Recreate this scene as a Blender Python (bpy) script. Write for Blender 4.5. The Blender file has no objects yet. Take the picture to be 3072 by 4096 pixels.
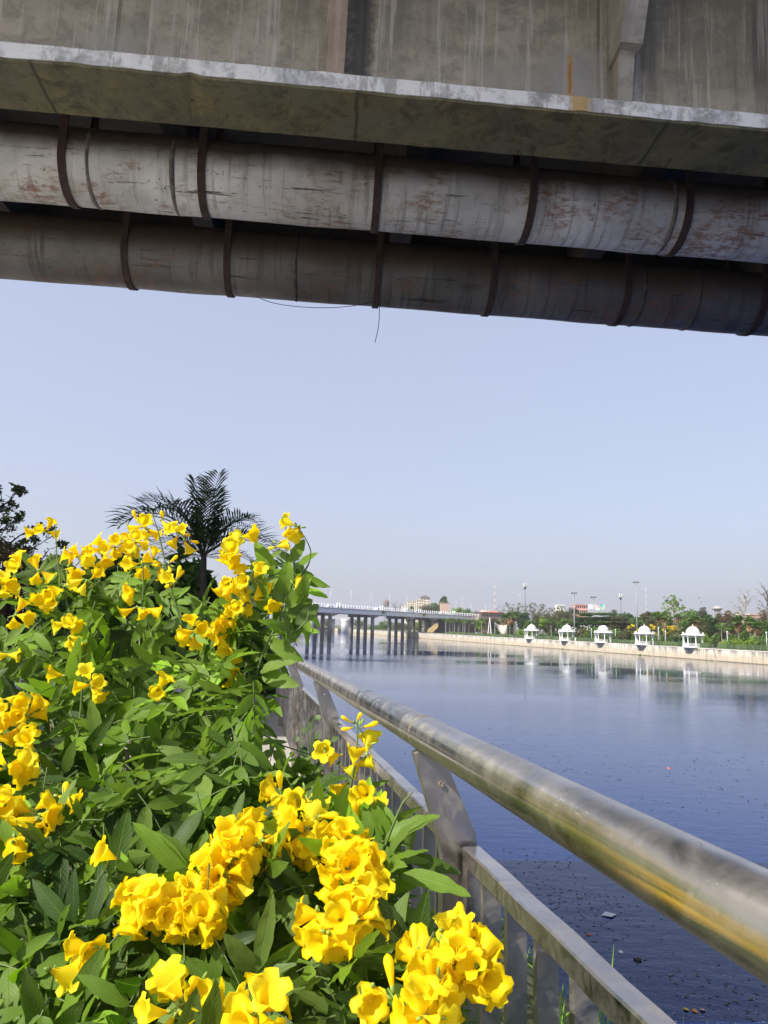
import bpy, math, random
import numpy as np
from mathutils import Vector, Matrix

# ------------------------------------------------------------------ camera, sky, sun, exposure
F = 2958.0
ROLL, PITCH = math.radians(1.6), math.radians(8.74)
CAMZ = 1.4          # eye above the walkway (z = 0)
WATER = -4.6        # river level
BANK = -1.75        # level of the garden on the far bank
scene = bpy.context.scene
COL = scene.collection
cam_data = bpy.data.cameras.new('camera')
cam = bpy.data.objects.new('camera', cam_data); COL.objects.link(cam)
cam_data.sensor_fit = 'VERTICAL'; cam_data.sensor_height = 36.0
cam_data.lens = 36.0 * F / 4096.0
cam_data.clip_start = 0.02; cam_data.clip_end = 20000
_r = Vector((1, 0, 0)); _f = Vector((0, math.cos(PITCH), math.sin(PITCH))); _u = Vector((0, -math.sin(PITCH), math.cos(PITCH)))
_c, _s = math.cos(ROLL), math.sin(ROLL)
_R = _r * _c + _u * _s
_U = _u * _c - _r * _s
M = Matrix((( _R.x, _U.x, -_f.x, 0), (_R.y, _U.y, -_f.y, 0), (_R.z, _U.z, -_f.z, CAMZ), (0, 0, 0, 1)))
cam.matrix_world = M
scene.camera = cam

SUN_EL, SUN_DIR = math.radians(43), Vector((-0.80, -0.60))
sd = Vector((SUN_DIR.x * math.cos(SUN_EL), SUN_DIR.y * math.cos(SUN_EL), math.sin(SUN_EL)))
world = bpy.data.worlds.new('World'); scene.world = world; world.use_nodes = True
wn = world.node_tree; wn.nodes.clear()
sky = wn.nodes.new('ShaderNodeTexSky'); sky.sky_type = 'NISHITA'; sky.sun_disc = False
sky.sun_elevation = SUN_EL; sky.sun_rotation = math.atan2(SUN_DIR.x, SUN_DIR.y)
sky.air_density = 1.0; sky.dust_density = 4.0; sky.ozone_density = 3.0; sky.altitude = 100
tint = wn.nodes.new('ShaderNodeMix'); tint.data_type = 'RGBA'; tint.blend_type = 'MULTIPLY'
tint.inputs[0].default_value = 1.0; tint.inputs[7].default_value = (0.6, 0.6, 0.6, 1)
veil = wn.nodes.new('ShaderNodeMix'); veil.data_type = 'RGBA'; veil.blend_type = 'ADD'; veil.inputs[0].default_value = 1.0
veil.inputs[7].default_value = (2.52, 2.6, 3.3, 1)      # milky high haze over the whole sky
bgn = wn.nodes.new('ShaderNodeBackground'); bgn.inputs[1].default_value = 0.10
wo = wn.nodes.new('ShaderNodeOutputWorld')
wn.links.new(sky.outputs[0], tint.inputs[6]); # the haze is thick near the horizon and thins towards the zenith
wtc = wn.nodes.new('ShaderNodeTexCoord'); wsp = wn.nodes.new('ShaderNodeSeparateXYZ'); wmr = wn.nodes.new('ShaderNodeMapRange')
wmr.inputs[1].default_value = .42; wmr.inputs[2].default_value = .95; wmr.inputs[3].default_value = 1.0; wmr.inputs[4].default_value = .4
wn.links.new(wtc.outputs['Generated'], wsp.inputs[0]); wn.links.new(wsp.outputs[2], wmr.inputs[0]); wn.links.new(wmr.outputs[0], veil.inputs[0])
wn.links.new(tint.outputs[2], veil.inputs[6]); wn.links.new(veil.outputs[2], bgn.inputs[0]); wn.links.new(bgn.outputs[0], wo.inputs[0])
ld = bpy.data.lights.new('sun', 'SUN'); ld.energy = 4.7; ld.angle = math.radians(0.5); ld.color = (1.0, 0.95, 0.86)
sun = bpy.data.objects.new('sun', ld); COL.objects.link(sun)
sun.rotation_euler = (-sd).to_track_quat('-Z', 'Y').to_euler()
scene.view_settings.view_transform = 'Standard'; scene.view_settings.look = 'None'
scene.view_settings.exposure = 0.62; scene.view_settings.gamma = 1.0
scene.cycles.max_bounces = 7; scene.cycles.transparent_max_bounces = 8
scene.cycles.volume_bounces = 0
scene.cycles.sample_clamp_indirect = 6
HAZE = 0.0002

# ------------------------------------------------------------------ helpers
rng = np.random.default_rng(7); random.seed(7)
def nrm(v):
    v = np.asarray(v, float); return v / (np.linalg.norm(v) + 1e-12)
def ray(x, y):
    u = (x - 1536) / F; v = (2048 - y) / F
    u2 = _c * u - _s * v; v2 = _s * u + _c * v
    return np.array([u2, math.cos(PITCH) - v2 * math.sin(PITCH), math.sin(PITCH) + v2 * math.cos(PITCH)])
def at(x, y, Y):                       # world point on the sight line of photo pixel (x, y) at distance Y ahead
    r = ray(x, y); return r * (Y / r[1]) + np.array([0, 0, CAMZ])
def hor(x): return 2459.5 + 0.028 * x  # horizon row

class MB:
    def __init__(s): s.v = []; s.f = []; s.uv = []; s.r = []; s.m = []; s.n = 0
    def add(s, v, f, uv=None, r=0.5, m=0):
        v = np.asarray(v, float).reshape(-1, 3); k = len(v)
        s.v.append(v)
        s.uv.append(np.zeros((k, 2)) if uv is None else np.asarray(uv, float))
        s.r.append(np.full(k, r) if np.isscalar(r) else np.asarray(r, float))
        b = s.n
        s.f.extend([tuple(i + b for i in q) for q in f]); s.m.extend([m] * len(f)); s.n += k
    def box(s, c, d, ax=None, m=0, r=.5):
        c = np.asarray(c, float); d = np.asarray(d, float) / 2
        if ax is None: ax = np.eye(3)
        ax = np.asarray(ax, float)
        v = [c + ax[0] * d[0] * a + ax[1] * d[1] * b + ax[2] * d[2] * e for a in (-1, 1) for b in (-1, 1) for e in (-1, 1)]
        s.add(v, [(0, 1, 3, 2), (4, 6, 7, 5), (0, 4, 5, 1), (2, 3, 7, 6), (0, 2, 6, 4), (1, 5, 7, 3)], m=m, r=r)
    def prism(s, poly, p0, a, b, n, length, m=0):   # poly (a,b) plane coordinates extruded along n
        p0, a, b, n = [np.asarray(q, float) for q in (p0, a, b, n)]
        k = len(poly); v = [p0 + a * x + b * y for x, y in poly] + [p0 + a * x + b * y + n * length for x, y in poly]
        s.add(v, [tuple(range(k))[::-1], tuple(range(k, 2 * k))] + [(i, (i + 1) % k, k + (i + 1) % k, k + i) for i in range(k)], m=m)
    def tube(s, pts, rad, seg=8, m=0, cap=True, r=.5):
        pts = np.asarray(pts, float); k = len(pts)
        rad = np.full(k, rad) if np.isscalar(rad) else np.asarray(rad, float)
        t = np.gradient(pts, axis=0); t /= np.linalg.norm(t, axis=1)[:, None] + 1e-12
        up = np.array([0, 0, 1.]) if abs(t[0][2]) < .9 else np.array([1., 0, 0])
        V = []; UV = []
        L = np.concatenate([[0], np.cumsum(np.linalg.norm(np.diff(pts, axis=0), axis=1))])
        for i in range(k):
            a = nrm(np.cross(t[i], up)); b = np.cross(t[i], a); up = -b if i == 0 else up
            for j in range(seg):
                th = 2 * math.pi * j / seg
                V.append(pts[i] + rad[i] * (a * math.cos(th) + b * math.sin(th))); UV.append((L[i], j / seg))
        f = [(i * seg + j, i * seg + (j + 1) % seg, (i + 1) * seg + (j + 1) % seg, (i + 1) * seg + j) for i in range(k - 1) for j in range(seg)]
        if cap: f += [tuple(range(seg))[::-1], tuple((k - 1) * seg + j for j in range(seg))]
        s.add(V, f, UV, m=m, r=r)
    def lathe(s, c, prof, seg=16, ax=(0, 0, 1), m=0):
        ax = nrm(ax); a = nrm(np.cross(ax, (1, 0, 0) if abs(ax[0]) < .9 else (0, 1, 0))); b = np.cross(ax, a); c = np.asarray(c, float)
        V = [c + ax * h + r_ * (a * math.cos(2 * math.pi * j / seg) + b * math.sin(2 * math.pi * j / seg)) for r_, h in prof for j in range(seg)]
        k = len(prof)
        f = [(i * seg + j, i * seg + (j + 1) % seg, (i + 1) * seg + (j + 1) % seg, (i + 1) * seg + j) for i in range(k - 1) for j in range(seg)]
        s.add(V, f + [tuple(range(seg))[::-1], tuple((k - 1) * seg + j for j in range(seg))], m=m)
    def build(s, name, mats, parent=None, smooth=False, loc=None):
        me = bpy.data.meshes.new(name)
        v = np.concatenate(s.v) if s.v else np.zeros((0, 3))
        if loc is not None: v = v - np.asarray(loc, float)
        me.from_pydata(v.tolist(), [], s.f)
        uv = np.concatenate(s.uv); rr = np.concatenate(s.r)
        li = np.empty(len(me.loops), dtype=np.int32); me.loops.foreach_get('vertex_index', li)
        ul = me.uv_layers.new(name='UVMap'); ul.data.foreach_set('uv', uv[li].astype(np.float32).ravel())
        at_ = me.attributes.new('rnd', 'FLOAT', 'POINT'); at_.data.foreach_set('value', rr.astype(np.float32))
        if not isinstance(mats, (list, tuple)): mats = [mats]
        for x in mats: me.materials.append(x)
        me.polygons.foreach_set('material_index', np.array(s.m, dtype=np.int32))
        if smooth: me.polygons.foreach_set('use_smooth', np.ones(len(me.polygons), dtype=bool))
        me.update()
        o = bpy.data.objects.new(name, me); COL.objects.link(o)
        if loc is not None: o.location = loc
        if parent: o.parent = parent
        return o
def tag(o, label=None, cat=None, group=None, kind=None):
    if label: o['label'] = label
    if cat: o['category'] = cat
    if group: o['group'] = group
    if kind: o['kind'] = kind
    return o
def thing(name, loc, label, cat, group=None):
    o = bpy.data.objects.new(name, None); COL.objects.link(o); o.location = loc; o.empty_display_size = .2
    return tag(o, label, cat, group)
def kid(mb, name, mats, root, smooth=False, label=None):     # geometry given in world coordinates, hung under its thing
    o = mb.build(name, mats, root, smooth)
    o.matrix_parent_inverse = (Matrix.Translation(root.location) if root.parent is None else root.matrix_world).inverted()
    if label: o['label'] = label
    return o

# ------------------------------------------------------------------ materials
class G:
    def __init__(s, name):
        s.mat = bpy.data.materials.new(name); s.mat.use_nodes = True; s.t = s.mat.node_tree
        s.p = s.t.nodes['Principled BSDF']; s.out = s.t.nodes['Material Output']
        s.tc = s.t.nodes.new('ShaderNodeTexCoord')
    def n(s, typ, **kw):
        n = s.t.nodes.new(typ)
        for k, v in kw.items(): setattr(n, k, v)
        return n
    def L(s, a, b): s.t.links.new(a, b)
    def put(s, inp, val):
        if hasattr(val, 'links') or isinstance(val, bpy.types.NodeSocket): s.L(val, inp)
        else: inp.default_value = val
    def map(s, scale=(1, 1, 1), coord='Object', rot=(0, 0, 0)):
        m = s.n('ShaderNodeMapping'); m.inputs['Scale'].default_value = scale; m.inputs['Rotation'].default_value = rot
        s.L(s.tc.outputs[coord], m.inputs[0]); return m.outputs[0]
    def noise(s, scale=5, detail=4, rough=.55, vec=None, dist=0):
        n = s.n('ShaderNodeTexNoise'); n.inputs['Scale'].default_value = scale; n.inputs['Detail'].default_value = detail
        n.inputs['Roughness'].default_value = rough; n.inputs['Distortion'].default_value = dist
        s.L(vec if vec is not None else s.tc.outputs['Object'], n.inputs['Vector']); return n.outputs['Fac']
    def ramp(s, fac, stops):
        r = s.n('ShaderNodeValToRGB'); e = r.color_ramp.elements
        while len(e) < len(stops): e.new(0.5)
        for i, (p, c) in enumerate(stops):
            e[i].position = p; e[i].color = (c, c, c, 1) if np.isscalar(c) else (*c, 1)
        s.L(fac, r.inputs[0]); return r.outputs[0]
    def mix(s, fac, a, b, mode='MIX'):
        m = s.n('ShaderNodeMix', data_type='RGBA', blend_type=mode)
        for i, v in ((0, fac), (6, a), (7, b)):
            if isinstance(v, tuple) and len(v) == 3: v = (*v, 1)
            s.put(m.inputs[i], v)
        return m.outputs[2]
    def math(s, op, a, b=0.0, c=0.0):
        m = s.n('ShaderNodeMath', operation=op); s.put(m.inputs[0], a); s.put(m.inputs[1], b); s.put(m.inputs[2], c); return m.outputs[0]
    def bump(s, h, strength=.3, dist=.01):
        b = s.n('ShaderNodeBump'); b.inputs['Strength'].default_value = strength; b.inputs['Distance'].default_value = dist
        s.L(h, b.inputs['Height']); s.L(b.outputs[0], s.p.inputs['Normal']); return b.outputs[0]
    def base(s, c):
        if isinstance(c, tuple): c = (*c, 1)
        s.put(s.p.inputs['Base Color'], c)
    def rough(s, v): s.put(s.p.inputs['Roughness'], v)
    def xyz(s, coord='Object'):
        q = s.n('ShaderNodeSeparateXYZ'); s.L(s.tc.outputs[coord], q.inputs[0]); return q.outputs
    def attr(s, name='rnd'):
        a = s.n('ShaderNodeAttribute'); a.attribute_name = name; return a.outputs['Fac']
    def boxmask(s, X, Z, x0, x1, z0, z1, soft):       # a stain with its own place on the surface
        nz = s.math('MULTIPLY', s.math('SUBTRACT', s.noise(14, 6, .75), .5), soft * 5)
        def edge(v, lo, hi):
            a = s.n('ShaderNodeMapRange'); a.inputs[1].default_value = lo - soft; a.inputs[2].default_value = lo + soft; s.L(v, a.inputs[0])
            b = s.n('ShaderNodeMapRange'); b.inputs[1].default_value = hi + soft; b.inputs[2].default_value = hi - soft; s.L(v, b.inputs[0])
            return s.math('MULTIPLY', a.outputs[0], b.outputs[0])
        return s.math('MULTIPLY', edge(s.math('ADD', X, nz), x0, x1), edge(s.math('ADD', Z, nz), z0, z1))

def simple(name, c1, c2=None, rough=.7, scale=3, metal=0, bump=0, spec=None, detail=4):
    g = G(name)
    if c2: g.base(g.ramp(g.noise(scale, detail), [(.35, c1), (.65, c2)]))
    else: g.base(c1)
    g.rough(rough); g.p.inputs['Metallic'].default_value = metal
    if bump: g.bump(g.noise(scale * 4, 5), bump, .02)
    if spec is not None: g.p.inputs['Specular IOR Level'].default_value = spec
    return g.mat

MAT = {}
def leafmat(name, dark, light, trans=.35, rough=.5, veins=False):
    g = G(name); r = g.attr()
    col = g.ramp(r, [(0, dark), (.45, light), (.55, tuple((x + y) / 2 for x, y in zip(light, (.17, .23, .08)))), (.7, light), (1, tuple(min(1, x * 1.9) for x in light))] if veins else [(0, dark), (.7, light), (1, tuple(min(1, x * 1.9) for x in light))])
    if veins:
        dust = g.ramp(g.noise(5.5, 4), [(.46, 0), (.60, .22)]); col = g.mix(dust, col, (.17, .20, .12))  # grey-green dust doubles as a pale sheen painted into the leaves
        o = g.xyz('UV')
        v = g.math('ABSOLUTE', g.math('SUBTRACT', o[1], .5))
        mid = g.ramp(v, [(0, 1), (.035, 0)])
        w = g.math('SINE', g.math('MULTIPLY', g.math('SUBTRACT', o[0], g.math('MULTIPLY', v, .55)), 62))
        side = g.ramp(w, [(.8, 0), (.98, 1)])
        vn = g.mix(1.0, mid, g.mix(.5, (0, 0, 0), side), 'LIGHTEN')
        col = g.mix(g.math('MULTIPLY', vn, .7), col, g.mix(.5, col, (.25, .34, .08)))
        n = g.noise(60, 3)
        col = g.mix(g.ramp(n, [(.4, 0), (.8, .25)]), col, g.mix(.6, col, (.02, .03, .01)))
        g.bump(g.math('SUBTRACT', 1.0, vn), .35, .0015)
        # the underside of a blade is paler and duller
        ge = g.n('ShaderNodeNewGeometry')
        col = g.mix(ge.outputs['Backfacing'], col, g.mix(.45, col, (.13, .17, .08)))
        dn = g.noise(14, 4); g.rough(g.ramp(dn, [(.3, rough - .1), (.7, rough + .15)]))
    else: g.rough(rough)
    g.base(col)
    g.p.inputs['Specular IOR Level'].default_value = .3
    t = g.n('ShaderNodeBsdfTranslucent'); tcol = g.mix(1.0, col, (1.5, 1.7, .5), 'MULTIPLY'); g.L(tcol, t.inputs[0])
    m = g.n('ShaderNodeMixShader'); m.inputs[0].default_value = trans
    g.L(g.p.outputs[0], m.inputs[1]); g.L(t.outputs[0], m.inputs[2]); g.L(m.outputs[0], g.out.inputs[0])
    return g.mat
MAT['leaf'] = leafmat('tecoma_leaf', (.022, .060, .008), (.17, .30, .018), .42, .5, True)
MAT['leaf_small'] = leafmat('vine_leaf', (.05, .09, .03), (.11, .19, .06), .3, .5, True)
def tree_leaf(k, d, l): MAT[k] = leafmat(k, d, l, .25, .7)
tree_leaf('lf_dark', (.02, .05, .012), (.06, .115, .025))
tree_leaf('lf_mid', (.045, .09, .02), (.12, .20, .045))
tree_leaf('lf_bright', (.08, .15, .02), (.19, .30, .04))
tree_leaf('lf_olive', (.05, .055, .025), (.12, .12, .05))
tree_leaf('lf_grey', (.045, .05, .035), (.10, .105, .065))
tree_leaf('lf_brown', (.07, .05, .03), (.16, .11, .06))
tree_leaf('lf_yellow', (.55, .36, .01), (.85, .62, .02))
tree_leaf('lf_red', (.04, .035, .02), (.11, .07, .04))
tree_leaf('grass', (.05, .11, .015), (.15, .28, .04))
tree_leaf('lf_palm', (.012, .022, .010), (.03, .05, .02))
tree_leaf('lf_greygreen', (.03, .045, .02), (.07, .09, .04))  # grey-green leaves of the sparse tree
tree_leaf('straw', (.14, .085, .045), (.27, .17, .09))
MAT['bark'] = simple('bark', (.10, .08, .06), (.19, .165, .14), .9, 8, bump=.5)
MAT['bark_pale'] = simple('bark_pale', (.25, .23, .20), (.40, .37, .33), .9, 6, bump=.3)
MAT['bark_dark'] = simple('bark_dark', (.03, .027, .022), (.06, .05, .04), .9, 8, bump=.4)
# petals
g = G('petal'); o = g.xyz('UV'); r = g.attr()
c = g.ramp(r, [(0, (.94, .69, .004)), (.5, (.97, .78, .008)), (1, (.97, .86, .03))])
thr = g.ramp(o[0], [(.0, .5), (.3, .15), (.6, 0)])
c = g.mix(thr, c, (.92, .52, .005))
ln = g.math('SINE', g.math('MULTIPLY', o[1], 125.6)); c = g.mix(g.ramp(ln, [(.85, 0), (1, .18)]), c, (.75, .30, .01))
g.base(c); g.rough(.55); g.p.inputs['Specular IOR Level'].default_value = .25
g.bump(g.noise(90, 3), .25, .002)
t = g.n('ShaderNodeBsdfTranslucent'); g.L(c, t.inputs[0]); m = g.n('ShaderNodeMixShader'); m.inputs[0].default_value = .5
g.L(g.p.outputs[0], m.inputs[1]); g.L(t.outputs[0], m.inputs[2]); g.L(m.outputs[0], g.out.inputs[0]); MAT['petal'] = g.mat
MAT['calyx'] = simple('calyx', (.16, .26, .04), (.28, .38, .06), .5, 30)
MAT['stem'] = simple('stem', (.06, .11, .025), (.13, .18, .045), .55, 20)
MAT['woody'] = simple('woody_stem', (.09, .07, .045), (.17, .14, .09), .85, 25, bump=.4)

# concrete of the overhead bridge: seen in the bridge's own coordinates (x along the bridge, z up)
def concrete(name, a, b, streak=.6, stains=(), olive=0.0, light=None, form=False):
    g = G(name); X, Y, Z = g.xyz()
    c = g.mix(g.ramp(g.noise(1.3, 9, .72), [(.40, 0), (.60, 1)]), a, b)
    big = g.noise(.45, 3); c = g.mix(g.ramp(big, [(.4, 0), (.7, .5)]), c, tuple(x * .6 for x in a))
    if streak:
        st = g.noise(1.0, 5, .6, g.map((4.5, 1, .22)))
        pt = g.ramp(g.noise(.35, 3), [(.42, 0), (.6, 1)])
        c = g.mix(g.math('MULTIPLY', g.math('MULTIPLY', g.ramp(st, [(.49, 0), (.60, 1)]), pt), streak), c, (.10, .095, .08))
        st2 = g.noise(1.0, 4, .6, g.map((2.2, 1, .35), rot=(0, 0, .3)))
        c = g.mix(g.math('MULTIPLY', g.ramp(st2, [(.50, 0), (.75, 1)]), .6), c, (.52, .46, .38))
        low = g.ramp(g.math('ADD', Z, g.math('MULTIPLY', g.math('SUBTRACT', g.noise(2.4, 7, .7), .5), .9)), [(.25, .75), (.75, 0)])
        c = g.mix(g.math('MULTIPLY', low, streak), c, (.47, .42, .34))
        mt = g.ramp(g.noise(5, 9, .8, dist=.5), [(.46, 0), (.60, .6)]); c = g.mix(mt, c, (.20, .19, .15))
        ps = g.noise(1.0, 6, .7, g.map((11, 1, .5))); c = g.mix(g.ramp(ps, [(.54, 0), (.62, .55)]), c, (.62, .58, .50))
    if olive:
        c = g.mix(g.ramp(g.noise(1.6, 8, .72), [(.42, 0), (.62, olive)]), c, (.24, .20, .08))
        c = g.mix(g.ramp(g.noise(3.2, 8, .78, dist=.8), [(.50, 0), (.62, .75)]), c, (.05, .05, .03))
        jf = g.n('ShaderNodeMath', operation='FRACT'); g.L(g.math('ADD', g.math('MULTIPLY', X, .33), g.math('MULTIPLY', g.noise(3, 4), .02)), jf.inputs[0]); c = g.mix(g.ramp(jf.outputs[0], [(0, .7), (.010, .7), (.014, 0)]), c, (.03, .03, .02))
    if light is not None:
        c = g.mix(g.ramp(g.noise(2.2, 9, .75), [(.45, 0), (.54, 1)]), c, light)
        c = g.mix(g.ramp(g.noise(1.0, 7, .75, g.map((5, 1, 1.2))), [(.53, 0), (.60, .7)]), c, (.30, .30, .27))
    if form:
        # board joints of the formwork, dark dribbles from them
        wv = g.n('ShaderNodeMath', operation='FRACT'); g.L(g.math('MULTIPLY', X, .42), wv.inputs[0])
        c = g.mix(g.ramp(wv.outputs[0], [(0, .5), (.012, .5), (.02, 0)]), c, (.05, .048, .04))
    for (x0, x1, z0, z1, soft, colr, amt) in stains:
        c = g.mix(g.math('MULTIPLY', g.boxmask(X, Z, x0, x1, z0, z1, soft), amt), c, colr)
    sp = g.ramp(g.noise(38, 3, .7), [(.66, 0), (.72, 1)])
    c = g.mix(g.math('MULTIPLY', sp, .35), c, (.55, .53, .48))
    hole = g.n('ShaderNodeTexVoronoi'); hole.inputs['Scale'].default_value = 1.1; g.L(g.tc.outputs['Object'], hole.inputs['Vector'])
    c = g.mix(g.ramp(hole.outputs['Distance'], [(.02, 1), (.032, 0)]), c, (.008, .008, .008))
    g.base(c); g.rough(.88)
    g.bump(g.math('ADD', g.noise(2.2, 8, .65), g.math('MULTIPLY', g.noise(30, 5, .7), .25)), .5, .03)
    return g.mat

g = G('pipe_paint_grey')   # weathered silver paint, rust blooms, black scratches
def pipe_mat(name, paint, dirt, rust, brown):
    g = G(name); X, Y, Z = g.xyz(); o = g.xyz('UV')
    c = g.mix(g.ramp(g.noise(.9, 5, .6), [(.42, 0), (.6, 1)]), paint, tuple(x * .66 for x in paint))
    c = g.mix(g.ramp(g.noise(.7, 5, .65), [(.45, 0), (.62, .8)]), c, dirt)
    # long scratches lying along the pipe
    sc = g.noise(1.0, 7, .75, g.map((1.0, 9, 20))); c = g.mix(g.ramp(sc, [(.595, 0), (.635, .9)]), c, (.03, .028, .025))
    # drips running down round the pipe
    dr = g.noise(1.0, 5, .65, g.map((9, .7, .5))); c = g.mix(g.ramp(dr, [(.53, 0), (.64, .6)]), c, tuple(x * .4 for x in dirt))
    ch = g.noise(16, 5, .75); c = g.mix(g.ramp(ch, [(.62, 0), (.66, .9)]), c, (.03, .025, .02))
    ru = g.math('MULTIPLY', g.ramp(g.noise(1.3, 6, .7), [(.50, 0), (.60, 1)]), g.ramp(g.noise(7, 5, .7, g.map((1, 2, 3))), [(.46, 0), (.56, 1)]))
    c = g.mix(g.math('MULTIPLY', ru, rust), c, (.24, .095, .03))
    # brown upper half: rust-brown dirt with the shade under the deck painted in
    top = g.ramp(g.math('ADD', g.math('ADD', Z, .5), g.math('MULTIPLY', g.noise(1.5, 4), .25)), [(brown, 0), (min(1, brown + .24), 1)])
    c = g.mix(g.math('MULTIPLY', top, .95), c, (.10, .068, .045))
    g.base(c); g.rough(g.ramp(g.noise(3, 4), [(.3, .42), (.7, .7)])); g.p.inputs['Specular IOR Level'].default_value = .5
    g.bump(g.math('ADD', g.noise(1.6, 3), g.math('MULTIPLY', g.noise(26, 4), .08)), .35, .05)
    return g.mat
bpy.data.materials.remove(g.mat)
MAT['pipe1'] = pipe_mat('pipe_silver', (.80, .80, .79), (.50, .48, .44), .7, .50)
MAT['pipe2'] = pipe_mat('pipe_dark', (.21, .20, .19), (.10, .094, .086), .45, .46)  # darker tones than the upper pipe
MAT['band'] = simple('band_steel', (.035, .022, .02), (.07, .04, .035), .8, 12, bump=.4)
MAT['black'] = simple('black_rubber', (.02, .02, .02), rough=.6)

# weathered stainless steel
def steel(name, base, rmin, rmax, dust=.5, moss=0., rust=.3, soft=0., aniso=0., arot=0.):
    g = G(name)
    n1 = g.noise(5, 5, .6); c = g.mix(g.ramp(n1, [(.35, 0), (.7, 1)]), base, tuple(x * .8 for x in base))
    du = g.noise(11, 6, .68, dist=.6)
    dustm = g.math('MULTIPLY', g.ramp(du, [(.47 - soft, 0), (.63 + soft, 1)]), dust)
    c = g.mix(dustm, c, (.42, .37, .29))
    fl = g.ramp(g.noise(70, 4, .7), [(.70, 0), (.75, 1)]); c = g.mix(g.math('MULTIPLY', fl, .35), c, (.6, .55, .45))
    rs = g.ramp(g.noise(8, 6, .75), [(.66, 0), (.73, 1)]); c = g.mix(g.math('MULTIPLY', rs, rust), c, (.22, .11, .05))
    scr = g.ramp(g.noise(1.0, 4, .7, g.map((160, 14, 160))), [(.64, 0), (.68, 1)])
    g.base(c)
    me = g.math('SUBTRACT', 1.0, g.math('MULTIPLY', dustm, .8)); g.put(g.p.inputs['Metallic'], me)
    ro = g.ramp(g.noise(7, 5, .6), [(.3, rmin), (.7, rmax)])
    ro = g.math('ADD', ro, g.math('MULTIPLY', dustm, .35)); ro = g.math('ADD', ro, g.math('MULTIPLY', scr, .1)); g.rough(ro)
    g.bump(g.noise(16, 4), .10, .004)
    if aniso:
        g.p.inputs['Anisotropic'].default_value = aniso; tn = g.n('ShaderNodeTangent', direction_type='UV_MAP', uv_map='UVMap'); g.L(tn.outputs[0], g.p.inputs['Tangent']); g.p.inputs['Anisotropic Rotation'].default_value = arot
    return g.mat
MAT['rail'] = steel('handrail_steel', (.62, .58, .52), .15, .27, .2, soft=.12, aniso=.8, rust=.08)
MAT['steel'] = steel('fence_steel', (.55, .50, .46), .10, .24, .35, rust=.6, soft=.1)
MAT['steel_dull'] = steel('fence_steel_dull', (.46, .43, .41), .26, .48, .35, rust=.6)
# water
g = G('river_water'); g.base((.001, .017, .10)); g.rough(.035); g.p.inputs['Specular Tint'].default_value = (.2, .55, 1, 1); g.p.inputs['Specular IOR Level'].default_value = .42; g.p.inputs['IOR'].default_value = 1.333
X, Y, Z = g.xyz()
cal = g.ramp(g.noise(.02, 4, .6, g.map((.5, 1.6, 1))), [(.42, .10), (.57, 1)])
cal = g.math('MULTIPLY', cal, 1.0)
h = g.math('ADD', g.noise(2.2, 4, .6, g.map((.8, 1.3, 1))), g.math('MULTIPLY', g.noise(9, 3, .6), .25))
nr = g.n('ShaderNodeMapRange'); nr.inputs[1].default_value = 12; nr.inputs[2].default_value = 70; nr.inputs[3].default_value = 1.3; nr.inputs[4].default_value = 0; g.L(Y, nr.inputs[0])
h = g.math('MULTIPLY', g.math('ADD', h, g.math('MULTIPLY', g.noise(.9, 3, .5, g.map((.8, 1.3, 1))), 1.0)), g.math('MAXIMUM', cal, nr.outputs[0]))
g.bump(h, .24, .05); MAT['water'] = g.mat

# ------------------------------------------------------------------ the overhead bridge and its two pipes
BD = nrm(ray(46300, 4593))
BV = nrm(np.cross([0, 0, 1.], BD)); BW = np.cross(BD, BV)
CAMP = np.array([0, 0, CAMZ])
def br(px, py, v):                      # (u, w) on the plane v = const of the bridge frame
    r = ray(px, py); t = v / (r @ BV); p = r * t
    return p @ BD, p @ BW
def bframe(o, u, v, w):
    p = CAMP + BD * u + BV * v + BW * w
    o.matrix_world = Matrix(((BD[0], BV[0], BW[0], p[0]), (BD[1], BV[1], BW[1], p[1]), (BD[2], BV[2], BW[2], p[2]), (0, 0, 0, 1)))
V0, W0 = 6.6, 5.0
def st(px, py, v): u, w = br(px, py, v); return u, w - W0
hu, hw = st(2277, 235, 6.55); _, hz = st(2290, 400, 6.55)
lu, lz1 = st(2320, 400, 6.33); _, lz0 = st(2320, 455, 6.33)
du, _ = st(1390, 150, 6.55); du2, _ = st(1470, 150, 6.55)
pu1, pz1 = st(2290, 330, 6.55); wl0, wz0 = st(450, 150, 6.55); wl1, wz1 = st(2090, 300, 6.55)
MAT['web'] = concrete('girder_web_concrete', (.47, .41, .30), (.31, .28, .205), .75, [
    (pu1 - .22, pu1 + .3, hz, hw + .12, .06, (.34, .33, .30), .7),
    (hu - .022, hu + .035, hz - .1, hw + .05, .018, (.50, .30, .10), .9), (hu - .0, hu + .018, hz + .08, hw - .05, .012, (.33, .11, .02), .95),
    (du + .02, du2 + .06, -1, 3, .05, (.05, .05, .048), .8), (wl0 - .25, wl0 + .25, wz0 - .25, wz0 + .1, .12, (.36, .35, .31), .6),
    (wl1 - .5, wl1 + .25, wz1 - .2, wz1 + .12, .1, (.36, .33, .28), .5)], form=True)
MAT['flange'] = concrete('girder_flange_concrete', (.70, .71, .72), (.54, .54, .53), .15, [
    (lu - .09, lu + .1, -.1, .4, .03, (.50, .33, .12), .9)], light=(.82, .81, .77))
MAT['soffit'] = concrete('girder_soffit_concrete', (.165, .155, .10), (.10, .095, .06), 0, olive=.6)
MAT['rib'] = concrete('rib_concrete', (.50, .46, .40), (.36, .33, .29), .5, [(-99, (du + du2) / 2, -9, 9, .1, (.40, .26, .15), .5)])
MAT['dark_conc'] = concrete('deck_concrete', (.055, .05, .045), (.04, .035, .03), 0)

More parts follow.
